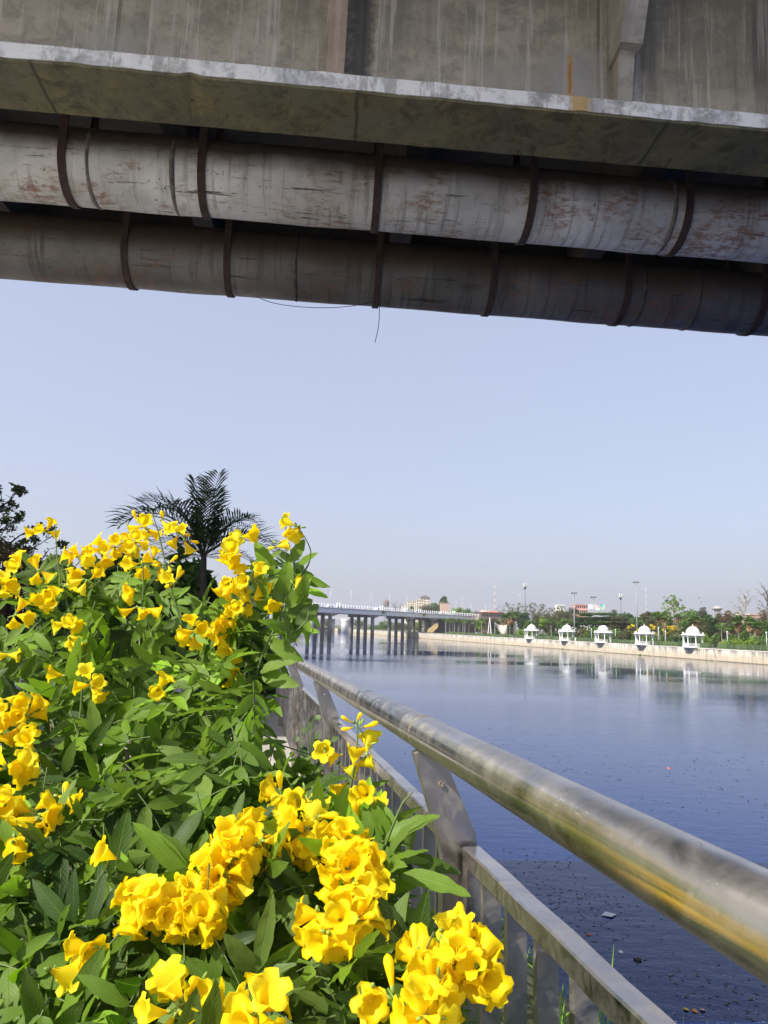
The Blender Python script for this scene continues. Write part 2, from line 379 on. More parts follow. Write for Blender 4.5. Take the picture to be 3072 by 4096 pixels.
bridge = thing('girder_bridge', (0, 0, 0), 'weathered concrete girder bridge passing overhead across the top, with stained web and pale bottom flange', 'bridge')
bframe(bridge, 0, V0, W0)
def bchild(mb, name, mat, smooth=False, parent=None, label=None):
    o = mb.build(name, mat, parent or bridge, smooth)
    if label: o['label'] = label
    return o
mb = MB()
us = np.arange(-26, 40, .11)
sec = [(-.05, .17), (-.05, 1.95), (.22, 1.95), (.22, .17)]
def loft(mb, us, secf, m=0):
    k = len(secf(0)); V = []
    for i, u in enumerate(us):
        for (a, b) in secf(i): V.append((u, a, b))
    f = [(i * k + j, (i + 1) * k + j, (i + 1) * k + (j + 1) % k, i * k + (j + 1) % k) for i in range(len(us) - 1) for j in range(k)]
    mb.add(V, f + [tuple(range(k)), tuple(range((len(us) - 1) * k, len(us) * k))[::-1]], m=m)
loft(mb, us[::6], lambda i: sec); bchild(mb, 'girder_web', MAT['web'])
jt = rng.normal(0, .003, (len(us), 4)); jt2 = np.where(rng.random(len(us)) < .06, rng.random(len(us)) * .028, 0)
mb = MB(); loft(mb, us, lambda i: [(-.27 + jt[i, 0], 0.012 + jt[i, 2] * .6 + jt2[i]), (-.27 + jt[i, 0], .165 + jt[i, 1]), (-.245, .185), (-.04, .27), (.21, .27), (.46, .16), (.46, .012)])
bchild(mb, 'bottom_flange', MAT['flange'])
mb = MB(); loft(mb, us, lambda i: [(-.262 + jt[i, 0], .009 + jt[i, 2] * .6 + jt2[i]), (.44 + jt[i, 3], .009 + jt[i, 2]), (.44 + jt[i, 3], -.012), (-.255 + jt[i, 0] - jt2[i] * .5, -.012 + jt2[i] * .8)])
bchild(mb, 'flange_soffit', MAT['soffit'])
mb = MB(); loft(mb, us[::6], lambda i: [(-2.0, 2.0), (-2.0, 2.25), (5.9, 2.25), (5.9, 1.95), (5.7, 1.953), (-1.95, 1.953)])
bchild(mb, 'deck_slab', MAT['dark_conc'])
mb = MB(); loft(mb, us[::6], lambda i: [(5.15, 1.15), (5.15, 1.95), (5.45, 1.95), (5.45, 1.15)]); bchild(mb, 'far_girder', MAT['dark_conc'])
for u in np.arange(-24, 38, 3.1):
    mb = MB(); mb.box((u, 2.68, 1.5), (.3, 4.9, .9)); bchild(mb, 'cross_beam', MAT['dark_conc'])
ua, _ = st(1350, 150, 6.5); ub, _ = st(2482, 330, 6.5)
for u, lean in ((ua - 7.6, .1), (ua, .10), (ub, .55), (ub + 5.4, .4)):
    wd = .075 if lean > .3 else .085
    mb = MB()
    mb.prism([(-.05, .18), (-.05, 1.95), (-.13 - lean * 1.25, 1.95), (-.12 - lean * .42, .78), (-.12 - lean * .28, .66), (-.2, .2)], (u - wd, 0, 0), (0, 1, 0), (0, 0, 1), (1, 0, 0), 2 * wd)
    if lean > .3:
        mb.prism([(-.06, .68), (-.06, 1.95), (-.17 - lean * 1.25, 1.95), (-.17 - lean * .40, .70)], (u - wd - .035, 0, 0), (0, 1, 0), (0, 0, 1), (1, 0, 0), 2 * wd + .07)
        mb.box((u + .16, -.07, 1.05), (.1, .05, 1.7))
    bchild(mb, 'web_rib', MAT['rib'])

def pipe(pyc, dist_v, w, rad, mat, bands, joints, label, dirt):
    root = thing('water_pipe', (0, 0, 0), label, 'pipe'); bframe(root, 0, dist_v, w)
    mb = MB(); us2 = np.arange(-26, 40, .25); n = 44
    V = []; UV = []
    for u in us2:
        dent = .004 * math.sin(u * 2.1) + .003 * math.sin(u * 5.3 + 1)
        for j in range(n):
            th = 2 * math.pi * j / n; r_ = rad + dent * math.sin(2 * th + u) + .003 * math.sin(3 * th + u * 3)
            V.append((u, r_ * math.cos(th), r_ * math.sin(th))); UV.append((u, j / n))
    f = [(i * n + j, i * n + (j + 1) % n, (i + 1) * n + (j + 1) % n, (i + 1) * n + j) for i in range(len(us2) - 1) for j in range(n)]
    mb.add(V, f, UV); mb.build('pipe_shell', mat, root, True)
    for px in bands:
        u, _ = br(px, pyc, dist_v - rad * .9)
        mb = MB(); prof = []
        wd = .045
        for a in np.linspace(math.radians(0), math.radians(-180), 44):
            prof.append((math.cos(a), math.sin(a)))
        Vb = []
        r0, r1 = rad + .004, rad + .022
        for (cx, sz) in prof:
            for (uu, rr) in ((-wd, r0), (-wd, r1), (wd, r1), (wd, r0)): Vb.append((u + uu, rr * cx, rr * sz))
        k = len(prof); fb = [(i * 4 + j, (i + 1) * 4 + j, (i + 1) * 4 + (j + 1) % 4, i * 4 + (j + 1) % 4) for i in range(k - 1) for j in range(4)]
        mb.add(Vb, fb)
        for sg in (-1, 1):     # straight legs of the strap going up to the deck, a nut at the foot
            mb.box((u, sg * (rad + .012), .75), (.09, .018, 1.5)); 
        mb.build('strap', MAT['band'], root)
    for px in joints:
        u, _ = br(px, pyc, dist_v - rad * .9)
        mb = MB(); mb.tube([(u - .03, 0, 0), (u - .012, 0, 0), (u + .012, 0, 0), (u + .03, 0, 0)], [rad - .004, rad + .009, rad + .011, rad - .004], 44, cap=False)
        mb.build('weld_seam', dirt, root, True)
    return root
MAT['seam'] = simple('seam_tar', (.10, .085, .07), (.22, .20, .18), .8, 9, bump=.5)
MAT['seam2'] = simple('seam_dark', (.05, .045, .04), (.11, .10, .09), .8, 9, bump=.5)
u_, w1b = br(1536, 929, 8.35); u_, w2b = br(1536, 1231, 10.35)
R1, R2 = .44, .47
# pipe centre heights from the sight line that grazes their undersides
def graze(py, v, R):
    r = ray(1536, py); a = math.atan2(r @ BW, r @ BV); return v * math.tan(a) + R / math.cos(a)
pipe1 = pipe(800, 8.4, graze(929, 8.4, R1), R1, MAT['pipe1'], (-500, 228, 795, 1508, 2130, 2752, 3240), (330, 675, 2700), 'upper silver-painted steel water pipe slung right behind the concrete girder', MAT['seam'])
pipe2 = pipe(1100, 10.4, graze(1231, 10.4, R2), R2, MAT['pipe2'], (-300, 487, 902, 1513, 1975, 2510, 3055), (1180, 2580, 2800), 'lower dark steel water pipe, farther from the girder and edging the sky', MAT['seam2'])
# wires hanging under the lower pipe
def wire(pts, label, name='hanging_wire'):
    mb = MB(); P = np.array(pts); t = np.linspace(0, 1, 14); 
    pr = np.array([np.interp(t, np.linspace(0, 1, len(P)), P[:, k]) for k in range(3)]).T
    for _ in range(3): pr[1:-1] = (pr[:-2] + 2 * pr[1:-1] + pr[2:]) / 4
    mb.tube(pr, .005, 5); o = mb.build(name, MAT['black'], loc=pts[0]); tag(o, label, 'wire'); return o
wire([at(1015, 1180, 10.35), at(1060, 1206, 10.3), at(1130, 1222, 10.3), at(1240, 1233, 10.3), at(1350, 1232, 10.3), at(1440, 1222, 10.3), at(1500, 1205, 10.35)], 'thin black wire sagging in a shallow arc below the lower pipe')
wire([at(1518, 1215, 10.35), at(1517, 1280, 10.3), at(1512, 1320, 10.3), at(1500, 1370, 10.3)], 'short loose wire dangling straight down from the lower pipe')

# ------------------------------------------------------------------ railing along the river walk
E1 = np.array([.98366, .1795, 0]); D0 = np.array([-.1795, .98366, 0]); UP = np.array([0, 0, 1.])
def fp(s, lat, z): return D0 * s + E1 * lat + UP * (CAMZ + z - .0141 * s)
fence = thing('river_railing', fp(2, .6, -1.35), 'stainless steel promenade railing with thick round handrail beside the yellow flowering shrub', 'railing')
mb = MB(); mb.tube([fp(s, .486, -.2512) for s in np.concatenate([np.arange(-1.2, 6, .1), np.arange(6, 26, 1.)])], .045, 40)
kid(mb, 'handrail', MAT['rail'], fence, True)
MAT['weld'] = simple('weld_rust', (.20, .15, .11), (.34, .29, .24), .6, 40, metal=.5, bump=.5)
SP = 2.87; posts = [1.97 + SP * k for k in range(-1, 8)]
for k, s in enumerate(posts):
    mb = MB()
    mb.prism([(.535, -1.42), (.535, -.565), (.53, -.535), (.455, -.30), (.475, -.292), (.515, -.292), (.535, -.31), (.622, -.50), (.628, -.54), (.628, -1.42)], fp(s - .022, 0, 0), E1, UP, D0, .044)
    kid(mb, 'post', MAT['steel_dull'], fence)
    if k < 5:
        mb = MB(); mb.tube([fp(s - .010, .486, -.2512), fp(s - .005, .486, -.2512), fp(s + .005, .486, -.2512), fp(s + .010, .486, -.2512)], [.0449, .0463, .0463, .0449], 28, cap=False); kid(mb, 'weld_collar', MAT['weld'], fence, True)
        mb = MB(); mb.tube([fp(s - .03, .525, -.375), fp(s + .03, .525, -.375)], .007, 8); kid(mb, 'bolt', MAT['weld'], fence)
    if k < 4:
        mb = MB()
        for zz in (-.93,): mb.tube([fp(s - .05, .60, zz), fp(s + .05, .60, zz)], .014, 10)
        mb.tube([fp(s - .06, .598, -.97), fp(s - .03, .598, -.97)], .022, 12)
        kid(mb, 'bolt', MAT['steel'], fence, True)
for k, s in enumerate(posts[:-1]):
    a, b = s + .075, s + SP - .045
    mb = MB()
    # bevelled box rail: outline slightly rounded
    c_ = .004; x0, x1, z0, z1 = .580, .628, -.570, -.524
    prof = [(x0 + c_, z0), (x1 - c_, z0), (x1, z0 + c_), (x1, z1 - c_), (x1 - c_, z1), (x0 + c_, z1), (x0, z1 - c_), (x0, z0 + c_)]
    V = []; ss = np.linspace(a, b, 30)
    for q, t_ in enumerate(ss):
        V += [fp(t_, x, z + .0015 * math.sin(q * 1.7)) for x, z in prof]
    n = 8
    mb.add(V, [(i * n + j, (i + 1) * n + j, (i + 1) * n + (j + 1) % n, i * n + (j + 1) % n) for i in range(29) for j in range(n)] + [tuple(range(n)), tuple(range(29 * n, 30 * n))[::-1]])
    for t_ in (a + .02, b - .02):
        mb.prism([(.580, -1.36), (.580, -.5705), (.630, -.5705), (.630, -1.36)], fp(t_ - .02, 0, 0), E1, UP, D0, .04)
    mb.prism([(.582, -1.33), (.582, -1.28), (.628, -1.28), (.628, -1.33)], fp(a + .04, 0, 0), E1, UP, D0, b - a - .08)
    pan = kid(mb, 'fence_panel', MAT['steel'], fence)
    bpy.context.view_layer.update()
    bars = np.arange(a + .155, b - .08, .163)
    if k < 3:
        for t_ in bars:
            m2 = MB(); m2.prism([(.583, -1.281), (.583, -.5702), (.627, -.5702), (.627, -1.281)], fp(t_ - .01, 0, 0), E1, UP, D0, .02)
            m2 = m2.build('bar', MAT['steel_dull'], pan); m2.matrix_parent_inverse = pan.matrix_world.inverted()
    else:
        m2 = MB()
        for t_ in bars: m2.prism([(.583, -1.281), (.583, -.5702), (.627, -.5702), (.627, -1.281)], fp(t_ - .01, 0, 0), E1, UP, D0, .02)
        m2 = m2.build('bars', MAT['steel_dull'], pan); m2.matrix_parent_inverse = pan.matrix_world.inverted()

# ------------------------------------------------------------------ near ground and bank
g = G('walk_ground'); c = g.mix(g.ramp(g.noise(.5, 6), [(.4, 0), (.6, 1)]), (.34, .32, .29), (.42, .39, .34)); c = g.mix(g.ramp(g.noise(25, 4), [(.55, 0), (.75, .4)]), c, (.16, .15, .13)); g.base(c); g.rough(.9); g.bump(g.noise(20, 5), .3, .01)
MAT['walk'] = g.mat
MAT['soil'] = simple('bank_soil', (.05, .07, .02), (.12, .12, .05), .95, 2, bump=.8)
def flat(name, poly, z, mat, label=None, kind='structure', thick=None):
    mb = MB(); v = [(x, y, z) for x, y in poly]; mb.add(v, [tuple(range(len(v)))])
    o = mb.build(name, mat); tag(o, label, None, None, kind); return o
def fl(s, lat): p = D0 * s + E1 * lat; return p[0], p[1]
flat('walkway', [fl(-12, .70), fl(420, .70), (-600, 420), (-600, -60), (-20, -60)], 0.0, MAT['walk'], 'grey riverside walkway ground behind the shrub')
# planting bed soil under the shrub
mb = MB(); v = [];
for s, lat in ((-.5, -2.6), (-.5, .50), (7, .50), (7, -2.6)): x, y = fl(s, lat); v.append((x, y, .05))
mb.add(v, [(0, 1, 2, 3)]); tag(mb.build('planting_bed', MAT['soil']), 'dark soil of the planting bed under the shrub', kind='structure')
# grassy bank falling to the water
mb = MB(); S = np.concatenate([np.arange(-3, 12, .3), np.arange(12, 60, 3), np.arange(60, 430, 30)]); prof = [(.70, .0), (.76, -.20), (.95, -.38), (1.6, -.55), (2.0, -.80), (2.6, -1.55), (3.4, -3.1), (4.3, -5.4)]
V = []
for i, s in enumerate(S):
    for j, (a, z) in enumerate(prof):
        q = a + (rng.normal(0, .05) if j > 1 else 0); x, y = fl(s, q); V.append((x, y, z + (rng.normal(0, .06) if j > 1 else 0)))
k = len(prof); mb.add(V, [(i * k + j, (i + 1) * k + j, (i + 1) * k + j + 1, i * k + j + 1) for i in range(len(S) - 1) for j in range(k - 1)])
tag(mb.build('river_bank', MAT['soil'], smooth=True), 'steep near river bank below the railing', kind='structure')
def blade(mb, p, d, L, w, droop, r, seg=4):
    side = nrm(np.cross(d, rng.normal(size=3))); V = []; UV = []
    for i in range(seg + 1):
        t = i / seg; q = p + d * L * t - UP * droop * L * t * t
        ww = w * (1 - t) ** .7 / 2
        V += [q - side * ww, q + side * ww]; UV += [(t, .2), (t, .8)]
    mb.add(V, [(2 * i, 2 * i + 1, 2 * i + 3, 2 * i + 2) for i in range(seg)], UV, r=r)
def bank_z(a):
    return np.interp(a, [q[0] for q in prof], [q[1] for q in prof])
mb = MB()
for i in range(13000):
    s = rng.random() ** 1.5 * 10 - .6; a = .72 + rng.random() ** 1.5 * 3.0
    if i < 9000: s = rng.random() * 3.6 - .2; a = .74 + rng.random() ** 1.3 * 1.4
    if 2 * a > 7: continue
    x, y = fl(s, a); p = np.array([x, y, bank_z(a)])
    L = rng.uniform(.12, .34) * (1.15 if (s < 2.4 and a < 1.1) else 1.0)
    blade(mb, p, nrm([rng.normal(0, .5), rng.normal(0, .5), 1]), L, rng.uniform(.006, .014), rng.uniform(.1, .7), rng.random())
tag(mb.build('bank_grass', MAT['grass']), 'bright green grass growing on the bank behind the railing bars', 'grass', kind='stuff')
for q, (px, py, Y, h) in enumerate(((2530, 3860, 4.6, .45), (2640, 4000, 4.0, .3), (2380, 3760, 5.4, .35), (2700, 4050, 3.8, .25))):
    pass

# ------------------------------------------------------------------ river
flat('river_water', [(-900, -300), (1500, -300), (1500, 1500), (-900, 1500)], WATER, MAT['water'], 'dark blue river water with faint ripples')

# ------------------------------------------------------------------ the yellow flowering shrub
def inpoly(x, y, P):
    c = False; n = len(P)
    for i in range(n):
        x1, y1 = P[i]; x2, y2 = P[i - 1]
        if (y1 > y) != (y2 > y) and x < (x2 - x1) * (y - y1) / (y2 - y1) + x1: c = not c
    return c
MASK = [(-300, 2340), (0, 2330), (60, 2290), (140, 2250), (220, 2230), (330, 2290), (420, 2300), (520, 2270), (640, 2260), (720, 2310), (800, 2400), (900, 2400), (990, 2330),
        (1060, 2230), (1110, 2260), (1180, 2200), (1215, 2260), (1235, 2400), (1230, 2470), (1150, 2530), (1090, 2600), (1120, 2700), (1050, 2800), (1100, 2880),
        (1090, 2990), (1190, 3040), (1330, 3060), (1420, 3130), (1480, 3170), (1520, 3240), (1600, 3290), (1690, 3320), (1700, 3400), (1640, 3480), (1620, 3620), (1700, 3700),
        (1790, 3780), (1800, 3900), (1860, 4000), (1850, 4300), (-300, 4300)]
def dep(py): return float(np.interp(py, [2000, 2300, 2800, 3400, 4096, 4300], [2.25, 2.1, 1.68, 1.25, .96, .9]))
TS = np.array([0, .06, .16, .28, .40, .52, .64, .76, .88, .96, 1.0])
WP = (TS ** .62) * (1 - TS) ** .85; WP = WP / WP.max()
def leaflet(mb, p, d, nrml, L, W, r, curl=.15, fold=.35):
    d = nrm(d); y = nrm(np.cross(nrml, d)); z = np.cross(d, y)
    V = []; UV = []; k = len(TS); tw = rng.normal(0, .25)
    ser = np.where(np.arange(k) % 2 == 0, 1.05, .95)
    for i, t in enumerate(TS):
        w = WP[i] * W / 2 * ser[i]; c = p + d * (L * t * (1 - .1 * curl * t)) - z * (curl * L * t * t)
        yy = y * math.cos(tw * t) + z * math.sin(tw * t); zz = -y * math.sin(tw * t) + z * math.cos(tw * t)
        wav = .10 * W * math.sin(i * 2.2 + tw * 9)
        V += [c - yy * w + zz * (fold * w + wav * .5), c, c + yy * w + zz * (fold * w - wav * .5)]
        UV += [(t, 0.5 - WP[i] / 2), (t, .5), (t, .5 + WP[i] / 2)]
    f = []
    for i in range(k - 1):
        a = 3 * i; f += [(a + 3, a + 4, a + 1, a), (a + 4, a + 5, a + 2, a + 1)]
    mb.add(V, f, UV, r=r)
def sprig(mb, st_, p, d, up, Lr, LL, r, pairs=2, m=0):
    d = nrm(d); up = nrm(up - d * (up @ d)); side = np.cross(d, up)
    pts = [p + d * Lr * t - UP * .12 * Lr * t * t * 2 for t in np.linspace(0, 1, 5)]
    st_.tube(pts, np.linspace(.0014, .0009, 5), 5, cap=False)
    for k in range(pairs):
        t = .35 + .55 * k / max(1, pairs - 1) if pairs > 1 else .6; q = p + d * Lr * t - UP * .24 * Lr * t * t
        for sg in (-1, 1):
            dd = nrm(d * .62 + side * sg * (.85 - .1 * k) + rng.normal(0, .12, 3) - UP * .10)
            leaflet(mb, q, dd, nrm(up + rng.normal(0, .25, 3)), LL * rng.uniform(.72, 1.0), LL * rng.uniform(.24, .31), float(np.clip(r + rng.normal(0, .1), 0, 1)), rng.uniform(0, .3), rng.uniform(.1, .5))
    leaflet(mb, pts[-1], nrm(d + rng.normal(0, .15, 3) - UP * .15), nrm(up + rng.normal(0, .2, 3)), LL * rng.uniform(.95, 1.2), LL * rng.uniform(.26, .32), float(np.clip(r + rng.normal(0, .08), 0, 1)), rng.uniform(.05, .35), rng.uniform(.1, .5))
shrub_base = np.array([-.35, 1.55, .05])
shrub = thing('flowering_shrub', shrub_base, 'large green shrub covered in yellow trumpet flowers filling the lower left, inside the railing', 'shrub')
lm, sm_, wm = MB(), MB(), MB()
hubs = []
for i in range(34):                    # woody stems from the bed to hubs inside the crown
    while True:
        px, py = rng.uniform(-250, 1750), rng.uniform(2250, 4000)
        if inpoly(px, py, MASK) and inpoly(px, py - 90, MASK): break
    h = at(px, py, dep(py) + rng.uniform(.08, .3)); hubs.append(h)
    b = np.array([h[0] * .6 + rng.normal(-.1, .15), max(h[1] + rng.uniform(.05, .35), .9), .05])
    if h[2] < .4: continue
    mid = (b + h) / 2 + rng.normal(0, .06, 3)
    T = np.linspace(0, 1, 10)[:, None]
    pts = (1 - T) ** 2 * b + 2 * T * (1 - T) * mid + T ** 2 * h
    wm.tube(pts, np.linspace(.011, .0035, 10), 7)
hubs = np.array(hubs)
SUNV = np.array([sd.x, sd.y, sd.z])
n_sp = 0
while n_sp < 1260:
    px, py = rng.uniform(-300, 1880), rng.uniform(2170, 4300)
    if not inpoly(px + (80 if py > 2950 and px > 700 else 0), py, MASK): continue
    u = rng.random(); back = .75 * u ** 1.2
    Y = dep(py) + back
    p = at(px, py, Y)
    # keep the crown on the walk side of the railing
    if (p @ E1) > .50 or p[2] < .12: continue
    toc = nrm(-p + CAMP)
    out = nrm(np.array([rng.normal(0, .8), -abs(rng.normal(.25, .45)), rng.normal(.15, .6)]))
    up = nrm(UP * .55 + toc * .55 + SUNV * .35 + rng.normal(0, .5, 3))
    r = rng.beta(1.3, 2.2) * .8 + (.35 if rng.random() < .14 else 0)
    Lr = rng.uniform(.05, .10); LL = rng.uniform(.066, .112)
    q = p - out * Lr * .8
    sprig(lm, sm_, q, out, up, Lr, LL, r, 2 if rng.random() < .6 else (1 if rng.random() < .5 else 3))
    h = hubs[np.argmin(np.sum((hubs - q) ** 2, axis=1))]
    if n_sp % 4 == 0 and back > .12:
        L_ = np.linalg.norm(h - q); e = q + nrm(h - q) * min(L_, .22)
        sm_.tube([q, (q + e) / 2 - UP * .012, e], [.0016, .002, .0026], 5, cap=False)
    n_sp += 1
# the upright sprig with large leaves against the sky and bridge
for (px, py, dx, dy, LLx) in ((1060, 2390, -60, -170, .10), (1090, 2300, -70, -150, .085), (1100, 2420, 60, -150, .09), (1040, 2480, -120, -60, .09), (1130, 2500, 90, 10, .085), (1150, 2470, 100, -80, .09), (1150, 2430, 110, -150, .08),
                              (1190, 2420, 50, -120, .075), (1180, 2500, 70, -60, .08), (1170, 2290, 70, -60, .06), (1160, 2250, 60, -90, .065), (1190, 2270, 70, 30, .055), (1110, 2540, -100, -40, .09), (1080, 2560, 80, 60, .085), (1060, 2620, 110, 30, .08), (1050, 2700, 150, 40, .09), (1040, 2690, 110, -60, .085),
                              (1130, 2560, 90, -40, .08), (1060, 2450, -30, -150, .09), (1130, 2380, 30, -130, .08)):
    Y = 1.95; a = at(px, py, Y); b = at(px + dx, py + dy, Y + rng.normal(0, .06))
    leaflet(lm, a, b - a, nrm(nrm(CAMP - a) + rng.normal(0, .35, 3)), LLx * 1.25, LLx * .48, .25 + rng.random() * .5, .25, .3)
def stemline(pix, Y, r0, r1, mb=sm_):
    P = np.array([at(x, y, Y) for x, y in pix]); t = np.linspace(0, 1, 16)
    pr = np.array([np.interp(t, np.linspace(0, 1, len(P)), P[:, k]) for k in range(3)]).T
    for _ in range(2): pr[1:-1] = (pr[:-2] + 2 * pr[1:-1] + pr[2:]) / 4
    mb.tube(pr, np.linspace(r0, r1, 16), 6)
for pix, Y in (([(1010, 2760), (1050, 2600), (1100, 2520), (1140, 2400), (1145, 2250), (1142, 2150), (1145, 2060)], 1.95), ([(1090, 2540), (1180, 2530), (1230, 2480), (1245, 2400)], 1.95),
               ([(1100, 2520), (1180, 2340), (1175, 2260), (1155, 2170)], 1.95), ([(1180, 2340), (1235, 2260), (1245, 2200), (1215, 2140)], 1.97),
               ([(900, 2800), (950, 2600), (985, 2450), (980, 2330), (940, 2230)], 1.95), ([(300, 2700), (290, 2500), (228, 2250), (222, 2110)], 2.1),
               ([(560, 2800), (560, 2500), (575, 2350), (570, 2230)], 2.05), ([(760, 2600), (680, 2350), (640, 2150), (605, 2040)], 2.05),
               ([(300, 3100), (330, 2760), (310, 2620)], 1.75), ([(1380, 3250), (1420, 3060), (1430, 2950), (1430, 2880)], 1.5), ([(1500, 3500), (1560, 3330), (1610, 3210), (1650, 3170)], 1.3)):
    stemline(pix, Y, .0032, .0013)

# flower meshes: five-lobed trumpets, closed buds
def flower_geo(seed, bud=False, open_=1.0):
    q = np.random.default_rng(seed); seg = 20; rows = []
    prof = [(0, .0018), (.10, .0026), (.22, .0034), (.38, .0062), (.55, .0096), (.70, .0134), (.82, .0156)]
    if bud: prof = [(0, .0018), (.12, .003), (.35, .0048), (.6, .007), (.78, .0078), (.9, .0062), (.97, .003), (1.0, .0006)]
    V = []; UV = []; flat_ = q.uniform(.78, .95); ph = q.uniform(0, 6.28)
    for (t, r_) in prof:
        for j in range(seg):
            th = 2 * math.pi * j / seg; V.append((t * .048, r_ * math.cos(th), r_ * math.sin(th) * flat_)); UV.append((t * .7, j / seg))
    if not bud:
        ls = q.uniform(.92, 1.14, 5); lb = q.uniform(-.25, .35, 5)
        for k, (t, rr) in enumerate(((.89, .0172), (.935, .0212), (.95, .0250), (.935, .0278))):
            for j in range(seg):
                th = 2 * math.pi * j / seg; lob = abs(math.cos(2.5 * th)) ** .5; li = int(((th / (2 * math.pi) * 5) + .5)) % 5
                f = (k + 1) / 4
                r_ = .0156 + (rr - .0156) * open_ * (1 - min(1, f * 1.15) * .80 * (1 - lob)) * ls[li]
                x = t * .048 - lb[li] * .010 * f * f + .0012 * f * math.sin(th * 10 + ph) + q.normal(0, .00025)
                V.append((x, r_ * math.cos(th), r_ * math.sin(th) * (flat_ + .1))); UV.append((.7 + .3 * f, j / seg))
    k = len(V) // seg
    f = [(i * seg + j, i * seg + (j + 1) % seg, (i + 1) * seg + (j + 1) % seg, (i + 1) * seg + j) for i in range(k - 1) for j in range(seg)]
    V = np.array(V); bend = q.uniform(-.006, .010); V[:, 2] -= bend * (V[:, 0] / .048) ** 2
    return V, f, np.array(UV)
FL = [flower_geo(i, False, o_) for i, o_ in enumerate((1, 1, 1.1, .9, .8, 1.05, .65))]
BU = [flower_geo(50 + i, True) for i in range(3)]
cal_prof = [(.0006, -.003), (.0026, -.001), (.0036, .003), (.0034, .0075)]
def put_flower(mp, mc, base, d, geo, sc, roll, r):
    d = nrm(d); a = nrm(np.cross(d, (0.01, 0, 1.))); b = np.cross(a, d)
    y = a * math.cos(roll) + b * math.sin(roll); z = np.cross(d, y)
    V, f, UV = geo; W = base + sc * (V[:, :1] * d + V[:, 1:2] * y + V[:, 2:3] * z)
    mp.add(W, f, UV, r=r)
    mc.lathe(base, [(a_ * sc, b_ * sc) for a_, b_ in cal_prof], 7, d)
#      px    py    r   n   buds  facing
CL = [(168, 2128, 50, 4, 2), (337, 2226, 60, 5, 1), (450, 2190, 75, 7, 0), (580, 2110, 45, 4, 1), (520, 2200, 45, 4, 0), (729, 2140, 60, 5, 2), (545, 2170, 50, 4, 0), (655, 2090, 20, 1, 5), (611, 2257, 80, 5, 9), (700, 2330, 40, 1, 3),
      (270, 2275, 55, 3, 1), (350, 2320, 50, 3, 0), (157, 2281, 45, 3, 0), (8, 2350, 60, 6, 0), (165, 2367, 45, 3, 0), (282, 2485, 50, 4, 0), (285, 2560, 30, 2, 0), (564, 2430, 50, 3, 0), (925, 2195, 70, 8, 0), (985, 2148, 22, 1, 0),
      (1011, 2320, 70, 9, 1), (925, 2335, 50, 5, 0), (945, 2420, 45, 4, 1), (807, 2516, 75, 8, 0), (870, 2470, 50, 4, 0), (930, 2590, 45, 4, 0), (940, 2690, 55, 5, 0), (1190, 2108, 42, 3, 4), (1120, 2185, 25, 1, 3), (1185, 2350, 25, 1, 1),
      (540, 2360, 40, 2, 0), (70, 2270, 40, 2, 0), (60, 2460, 50, 3, 0), (210, 2400, 40, 3, 0), (1080, 2400, 30, 1, 2),
      (632, 2755, 40, 2, 0), (365, 2735, 55, 4, 1), (25, 2620, 35, 2, 0), (240, 2700, 35, 1, 1), (81, 2857, 95, 13, 0), (122, 2985, 45, 3, 0), (34, 3067, 80, 6, 0), (101, 3243, 135, 14, 4), (250, 3190, 40, 1, 1), (436, 3425, 38, 1, 0), (60, 3378, 35, 2, 0), (-80, 2950, 90, 8, 0), (-90, 3300, 90, 8, 0),
      (560, 3640, 85, 9, 0), (665, 3640, 85, 9, 1), (758, 3600, 90, 10, 0), (860, 3500, 95, 11, 0), (1001, 3364, 105, 13, 2), (930, 3440, 80, 8, 0), (800, 3680, 60, 5, 0), (216, 3885, 45, 1, 0), (330, 3795, 40, 2, 0), (744, 4000, 105, 8, 2), (1040, 4065, 80, 8, 0),
      (1304, 2999, 45, 2, 1), (1467, 2995, 38, 2, 1), (1433, 3060, 35, 2, 0), (1440, 2915, 28, 0, 7), (1365, 3148, 35, 1, 0), (1467, 3178, 55, 3, 0), (1128, 3195, 60, 4, 1), (1230, 3205, 50, 3, 5), (1220, 3330, 85, 9, 2), (1400, 3380, 85, 9, 0), (1400, 3500, 95, 12, 2), (1450, 3440, 70, 6, 0),
      (1406, 3682, 105, 11, 5), (1270, 3665, 60, 4, 0), (1320, 3740, 60, 4, 0), (1440, 3290, 26, 0, 1), (1775, 3720, 42, 2, 1), (1873, 3740, 50, 4, 1), (1850, 3830, 75, 8, 4), (1920, 3880, 75, 8, 2), (1663, 3850, 45, 3, 1), (1770, 3890, 60, 4, 3), (1474, 3975, 42, 2, 0), (1580, 4000, 30, 0, 2), (1730, 3970, 85, 8, 2), (1690, 4070, 75, 6, 1), (1555, 3527, 26, 1, 0)]
